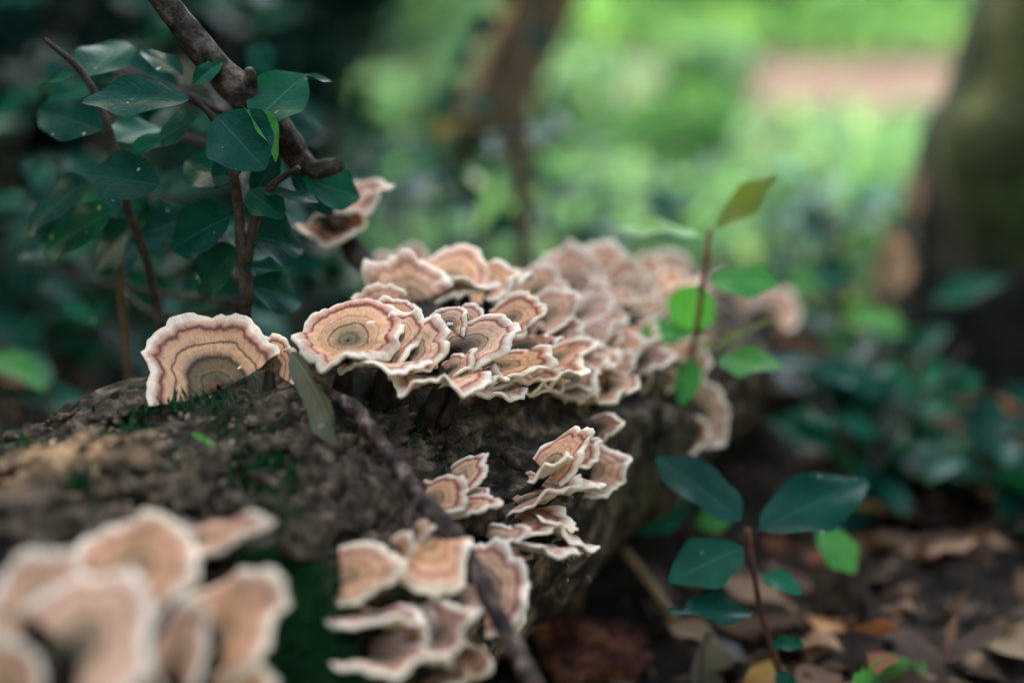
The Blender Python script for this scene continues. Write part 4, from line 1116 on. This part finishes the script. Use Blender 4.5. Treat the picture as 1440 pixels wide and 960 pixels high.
tree('mossy_tree', 'thick dark tree with mossy trunk at the right edge', [(0.537, 1.07, -.05), (0.537, 1.07, .02), (0.537, 1.07, .10), (0.542, 1.07, .17), (0.552, 1.08, .27), (.60, 1.1, .45), (.66, 1.15, .8), (.75, 1.3, 1.8), (.9, 1.5, 3.2), (1.2, 1.6, 4.6)],
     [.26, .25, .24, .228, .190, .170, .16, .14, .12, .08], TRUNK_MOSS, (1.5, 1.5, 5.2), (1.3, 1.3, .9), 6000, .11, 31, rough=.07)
tree('leaning_tree', 'brown leaning trunk in the middle background', [(-.06, 1.68, -.05), (-.045, 1.68, .05), (-.022, 1.69, .12), (.012, 1.70, .20), (.05, 1.71, .29), (.12, 1.74, .5), (.24, 1.9, 1.1), (.42, 2.2, 2.0)],
     [.043, .042, .041, .042, .042, .038, .03, .025], TRUNK_BROWN, (.75, 3.0, 2.8), (.7, .7, .5), 1500, .09, 32, rough=.05)
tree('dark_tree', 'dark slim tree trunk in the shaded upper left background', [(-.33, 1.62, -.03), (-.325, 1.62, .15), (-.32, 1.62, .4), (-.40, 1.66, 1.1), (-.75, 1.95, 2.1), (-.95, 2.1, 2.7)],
     [.040, .034, .031, .030, .028, .024], STEM_DARK, (-1.0, 2.25, 3.1), (1.45, 1.05, .55), 9000, .10, 33, rough=.15)  # crown out of view, sized and placed to shade the foreground

tree('added_shade_tree', 'dark tree added to shade the far left background', [(-1.35, 3.6, -.05), (-1.34, 3.6, .5), (-1.45, 3.7, 1.6), (-1.6, 3.9, 2.8)],
     [.09, .075, .06, .04], STEM_DARK, (-1.75, 4.1, 3.2), (.85, 1.15, .55), 6000, .11, 34, rough=.15)  # tree added so that its unseen crown shades the left background

# pale curled leaves against the mossy trunk's root
def dead_mesh(k, seed):
    rs = random.Random(seed)
    return leaf_mesh('dead_leaf', 1.0, rs.uniform(.22, .36), DEAD[k], fold=rs.uniform(-.2, .45), curl=rs.uniform(-.25, .45), wave=rs.uniform(.03, .09), sharp=rs.uniform(.6, .95), twist=rs.uniform(-.8, .8), seed=seed, nu=11, nv=7, bite=rs.choice((0, 0, .4)), serr=.02)
DEADM = [[dead_mesh(k, 700 + 20 * k + j) for j in range(4)] for k in range(6)]
def litter(mesh, p, d, n, s, label, group='dead leaves littering the ground', name='dead_leaf'):
    o = bpy.data.objects.new(name, mesh)
    link(o)
    o.matrix_basis = mat_from(d, n, p, s)
    return tag(o, label, 'leaf', group)
for (x, y, d, tx, ty, w, k, lab) in ((1284, 312, 1.06, 1296, 232, 20, 0, 'pale blurred curled leaf upright against the mossy trunk edge'), (1245, 430, 1.06, 1268, 320, 30, 0, 'broad pale blurred leaf leaning at the mossy trunk root'),
                                     (1215, 490, 1.02, 1206, 392, 26, 0, 'pale blurred leaf standing left of the mossy trunk root')):
    tag(leaf_px(None, (x, y, d), (tx, ty, d), w, (-.3, .3, -.9), DEAD[k], name='pale_leaf', curl=.3, fold=.4, twist=.6), lab, 'leaf')

# ------------------------------------------------------------------ litter on the forest floor
rl = random.Random(21)
LN = ['tan', 'brown', 'rust red', 'grey', 'blackish brown', 'straw coloured']
WHERE = (('among the litter right of the log', lambda: (rl.uniform(.0, .42), rl.uniform(.50, .86))),
         ('on the ground beyond the sapling', lambda: (rl.uniform(.12, .62), rl.uniform(.82, 1.25))),
         ('on the shaded ground behind the log', lambda: (rl.uniform(-.62, -.02), rl.uniform(.72, 1.3))))
for wi, cnt in ((0, 150), (1, 70), (2, 60)):
    for _ in range(cnt):
        for _try in range(20):
            x, y = WHERE[wi][1]()
            c, r, k = log_near(np.array([x, y, .05]))
            if math.hypot(x - c[0], y - c[1]) > r + .012: break
        ci = rl.choices(range(6), (6, 7, 2.6, 2, 4, 1) if wi < 2 else (1, 5, 1, 2, 8, 0))[0]
        az = rl.uniform(0, 6.28)
        z = float(ground_z(np.array([x]), np.array([y]))[0]) + rl.uniform(.004, .016)
        size = rl.uniform(.022, .052)
        sw = 'small' if size < .032 else ('large' if size > .043 else 'medium-sized')
        q = np.array([x, y, z]) - C0
        ix, iy = 720 + FPX * (q @ RT) / (q @ FW), 480 - FPX * (q @ UP) / (q @ FW)
        if wi == 0:
            zone = ('at the foot of the log' if ix < 900 else 'around the sapling foot' if ix < 1130 and iy > 780 else 'behind the sapling' if ix < 1130 else
                    'in the lower right corner' if iy > 850 else 'in the litter right of the sapling')
        elif wi == 1:
            zone = 'by the mossy trunk root' if ix > 1230 else 'beyond the far end of the log'
        else:
            zone = 'in the shade below the evergreen shrub' if ix > 120 else 'in the dark far left'
        litter(DEADM[ci][rl.randrange(4)], np.array([x, y, z]), np.array([math.cos(az), math.sin(az), rl.gauss(.0, .22)]), np.array([rl.gauss(0, .35), rl.gauss(-.1, .35), 1]), size,
               '%s %s dead leaf lying %s' % (sw, LN[ci], zone), 'dead leaves ' + zone)
# fine debris between the leaves
n = 9000
x = NPR.uniform(-.7, .8, n); y = NPR.uniform(.45, 1.6, n)
b = np.stack([x, y, ground_z(x, y) + .002], -1)
d = NPR.standard_normal((n, 3)); d[:, 2] *= .35
FOL_DEBRIS = foliage_material('leaf_debris', [(0.03, 0.018, 0.013), (0.08, 0.042, 0.027), (0.16, 0.085, 0.052), (0.26, 0.16, 0.10)], 0.05, 0.8)
tag(blades('leaf_debris', b, d, rdir(n, NPR, 2.), NPR.uniform(.006, .022, n), NPR.uniform(.002, .009, n), FOL_DEBRIS), 'crumbled brown leaf fragments covering the forest floor', 'debris', kind='stuff')

# named pieces near the camera on the right
tl = leaf_px(None, (985, 985, .60), (1000, 892, .585), 38, (.35, .45, -.8), DEAD[3], name='torn_leaf', fold=.5, curl=.1, bite=.5, sharp=.5, serr=.05, nu=25)
tag(tl, 'torn grey-brown dry leaf standing upright below the sapling', 'leaf')
yl = leaf_px(None, (1102, 932, .60), (1052, 968, .575), 24, (.1, .75, -.6), LEAF_YELLOW, name='yellow_leaf', fold=.2, curl=.1, sharp=.6)
tag(yl, 'yellowing leaf at the foot of the sapling', 'leaf')
for (bx, by, bd, tx, ty, td, w, k, lab) in ((935, 870, .625, 1010, 912, .605, 30, 0, 'broad tan dead leaf under the bitten sapling leaf'), (1075, 890, .65, 1185, 905, .60, 34, 0, 'broad tan dead leaf right of the sapling stem'),
        (1040, 905, .63, 1005, 930, .60, 28, 3, 'grey dead leaf behind the torn upright leaf'), (1120, 790, .74, 1185, 775, .74, 20, 2, 'rusty orange dead leaf behind the bright green leaf'),
        (1190, 830, .72, 1280, 840, .70, 16, 5, 'straw coloured dead leaf in the middle of the right litter'), (1330, 850, .70, 1385, 905, .67, 18, 5, 'straw coloured leaf behind the thin dark twig'),
        (1070, 770, .74, 1120, 760, .76, 20, 2, 'pinkish red dead leaf between the sapling leaves'), (1130, 930, .60, 1170, 985, .575, 34, 1, 'brown dead leaf at the bottom edge right of the sapling'),
        (900, 780, .66, 960, 860, .62, 22, 4, 'long dark dead leaf slanting beside the lower cluster'), (1250, 760, .80, 1330, 800, .76, 24, 0, 'pale brown dead leaf on the litter beyond the thin twig')):
    tag(leaf_px(None, (bx, by, bd), (tx, ty, td), w, (rl.gauss(0, .2), .85, -.45), DEAD[k], name='dead_leaf', fold=rl.uniform(0, .3), curl=rl.uniform(-.1, .2), wave=.06, sharp=.6, nu=17), lab, 'leaf', 'dead leaves around the sapling')
tg = tube_obj('thin_twig', [at(1284, 918, .62), at(1330, 888, .625), at(1396, 845, .632)], [.0009, .0011, .0010], STEM_DARK, None, n=20, sides=7, rough=.2)
tag(tg, 'thin dark straight twig sticking up from the litter at right', 'twig')
for (a, b_, c, r_, lab) in (((1260, 935, .63), (1330, 928, .64), (1420, 930, .65), .0028, 'pale straight stick lying at the lower right corner'), ((1270, 948, .60), (1340, 962, .60), (1400, 985, .60), .0024, 'brown stick lying below the pale stick'),
                             ((1255, 640, .86), (1320, 665, .84), (1400, 680, .83), .0026, 'brown stick between the teal leaves at right'), ((875, 770, .64), (915, 820, .63), (950, 870, .62), .0022, 'dark brown stick leaning by the sapling')):
    tag(tube_obj('stick', [at(*a), at(*b_), at(*c)], [r_, r_ * 1.1, r_ * .8], STEM_BROWN, None, n=20, sides=8, rough=.2), lab, 'stick')
# small fern
fe = empty('fern_frond', at(1240, 965, .575), 'small bright green feathery fern frond at the bottom right edge', 'fern')
stem_px(fe, [(1195, 985, .57), (1225, 958, .58), (1262, 940, .59), (1300, 948, .60)], [.0007, .0006, .0005, .0003], LEAF_BRIGHT)
fpts = catmull([at(1195, 985, .57), at(1225, 958, .58), at(1262, 940, .59), at(1300, 948, .60)], 24)
FERN = leaf_mesh('leaflet', .0085, .0008, LEAF_BRIGHT, petiole=0, sharp=.4, nu=6, nv=3)
ft = np.gradient(fpts, axis=0)
for k in range(1, 24):
    for s in (-1, 1):
        o = bpy.data.objects.new('leaflet', FERN); link(o, fe)
        dirv = unit(unit(ft[k]) * .55 + vd((-.25 * s, .8 * s, -.3 * s)))
        o.matrix_basis = mat_from(dirv, vd((0, .6, -.8)), fpts[k] - np.array(fe.location), rl.uniform(.75, 1.15) * (1.15 - k / 40))
# crumbling red rotten wood
def chunk(name, p, size, mat, label, seed):
    nr, na = 30, 44
    t = np.linspace(0.02, np.pi - .02, nr); a = np.linspace(0, 2 * np.pi, na, endpoint=False)
    T, A = np.meshgrid(t, a, indexing='ij')
    d = np.stack([np.sin(T) * np.cos(A), np.sin(T) * np.sin(A), np.cos(T)], -1)
    r = 1 + .35 * fbm(d, 1.7, 3, seed) + .30 * (1 - np.abs(noise3(d, 4, seed + 3)) * 2) + .26 * noise3(d, 11, seed + 5) + .12 * noise3(d, 24, seed + 6)
    r = np.clip(r, .35, 1.7)
    v = (d * r[..., None]) * np.array(size)
    e = obj(name, mesh_np(name, v.reshape(-1, 3), grid_faces(nr, na, True), smooth=False), mat)
    e.location = [float(z) for z in p]
    return tag(e, label, 'wood')
for i, (x, y, s, lab) in enumerate(((838, 930, .017, 'crumbly reddish lump of rotten wood on the ground below the lower cluster'), (800, 905, .012, 'smaller dark reddish lump of rotten wood left of the large lump'),
        (868, 912, .010, 'small reddish crumb of rotten wood right of the large lump'), (815, 950, .011, 'reddish crumb of rotten wood at the bottom edge below the large lump'), (875, 950, .008, 'tiny reddish crumb of rotten wood at the bottom edge'))):
    g = ground_pt(x, y)
    chunk('rotten_wood', (g[0], g[1] + .006, .002), (s, s * .8, s * .6), RED_ROT, lab, 77 + i)
g = ground_pt(1180, 880)
chunk('dark_stump', (g[0], g[1], .008), (.010, .008, .020), STEM_DARK, 'small blackish wood stub behind the yellowing leaf', 79)

# ------------------------------------------------------------------ sunlit ground cover and shrubs in the background
def cover(name, label, n, xr, yr, hl, wl, mat, seed, keep=None, up=1.3):
    rs = np.random.default_rng(seed)
    x = rs.uniform(*xr, n); y = rs.uniform(*yr, n)
    k = np.ones(n, bool)
    if keep is not None: k = keep(x, y, rs)
    x, y = x[k], y[k]; n = len(x)
    z = ground_z(x, y)
    h = rs.uniform(.5, 1.1, n) * hl
    b = np.stack([x, y, z + rs.uniform(0, 1, n) * hl * .7], -1)
    return tag(blades(name, b, rdir(n, rs, up), rdir(n, rs, .6), h, rs.uniform(.6, 1.2, n) * wl, mat, None, rs), label, 'ground cover', kind='stuff')
def pathmask(x, y, rs):
    t = np.clip((x - 1.3) / 7, -1, 1)
    cy = 3.35 + 0.20 * np.sin(t * 4 + 0.6) - t * 0.5 + (t * t) * 1.1
    off = np.abs(y - cy) < 0.80 + .1 * rs.standard_normal(len(x))
    return ~off
def nearmask(x, y, rs):
    p = np.stack([x, y, 0 * x], -1)
    return (y < 2.4 + .1 * rs.standard_normal(len(x)) + np.clip(-x, 0, 1) * 3) & (y > 1.12 + .12 * rs.standard_normal(len(x)) + np.clip(-x - .15, 0, 1) * 1.2) & (noise3(p, 2.5, 5) > -.62) & ((x - .5) ** 2 + (y - 1.05) ** 2 > .07)
cover('ground_cover', 'sunlit light green ground cover behind the log', 26000, (-2.2, 2.2), (1.05, 3.2), .055, .022, FOL_GRASS, 1, nearmask)
cover('far_ground_cover', 'bright yellow-green ground cover beyond the earth path', 26000, (-6, 7), (3.9, 12), .12, .05, FOL_LIME, 2, pathmask)
def bush(label, loc, rad, n, leafl, fol, seed, group='background shrubs'):
    rs = np.random.default_rng(seed)
    e = empty('background_shrub', loc, label, 'shrub', group)
    L0 = np.array(loc); rad = np.array(rad)
    for k in range(5):
        d = rdir(1, rs, .8)[0]
        tube_obj('stem', [L0, L0 + d * rad * .6 + np.array([0, 0, rad[2] * .4]), L0 + d * rad * 1.1 + np.array([0, 0, rad[2] * .6])], [.012, .008, .004], STEM_DARK, e, n=8, sides=6)
    u = rdir(n, rs) * (rs.random(n) ** .4)[:, None]
    u = u[noise3(u * rad + L0, 5, seed) > -.3]
    pos = L0 + np.array([0, 0, rad[2] * .95]) + u * rad
    m = pos[:, 2] > 0.01
    pos = pos[m]
    blades('foliage', pos, rdir(len(pos), rs, .1), rdir(len(pos), rs, 1.0), rs.uniform(.7, 1.2, len(pos)) * leafl, rs.uniform(.35, .55, len(pos)) * leafl, fol, e, rs)
    return e
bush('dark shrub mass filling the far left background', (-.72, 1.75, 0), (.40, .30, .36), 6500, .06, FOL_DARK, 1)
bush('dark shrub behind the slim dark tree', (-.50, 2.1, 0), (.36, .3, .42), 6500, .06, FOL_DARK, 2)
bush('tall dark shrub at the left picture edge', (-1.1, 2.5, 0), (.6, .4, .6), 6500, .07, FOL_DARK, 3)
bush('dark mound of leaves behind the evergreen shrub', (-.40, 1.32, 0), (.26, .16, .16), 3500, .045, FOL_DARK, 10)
bush('mid green shrub left of the leaning trunk', (-.35, 3.6, 0), (.40, .3, .30), 2200, .06, FOL_GRASS, 4)
bush('light green shrub far behind the leaning trunk', (-.7, 5.0, 0), (.9, .6, .6), 3200, .10, FOL_GRASS, 5)
bush('yellow-green shrub at the upper right background', (1.9, 6.2, 0), (1.3, .6, .7), 3600, .11, FOL_LIME, 6)
bush('mid green shrub at the top centre of the background', (.75, 5.6, 0), (.5, .5, .5), 2400, .09, FOL_MID, 7)
bush('green tuft in the sunlit middle ground', (.28, 1.9, 0), (.14, .12, .07), 900, .035, FOL_MID, 8)
bush('green tuft growing at the near edge of the earth path', (.40, 3.0, 0), (.10, .08, .07), 600, .045, FOL_GRASS, 11)
bush('green tuft in front of the earth path', (.03, 2.2, 0), (.2, .16, .09), 900, .04, FOL_GRASS, 9)

# out-of-view thickets added beside and behind the camera to cut low sky light
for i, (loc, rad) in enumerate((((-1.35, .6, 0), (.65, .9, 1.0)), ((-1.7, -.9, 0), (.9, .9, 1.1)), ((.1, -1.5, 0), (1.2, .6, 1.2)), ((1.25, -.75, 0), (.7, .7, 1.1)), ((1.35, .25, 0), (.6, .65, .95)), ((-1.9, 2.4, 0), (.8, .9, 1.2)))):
    bush(('dense light-blocking thicket added left of the log', 'dense light-blocking thicket added far to the left behind the viewer', 'dense light-blocking thicket added behind the viewer', 'dense light-blocking thicket added to the right behind the viewer', 'dense light-blocking thicket added right of the mossy tree', 'dense light-blocking thicket added at the far left')[i], loc, rad, 5200, .13, FOL_DARK, 60 + i, 'unseen thickets added to block low light')
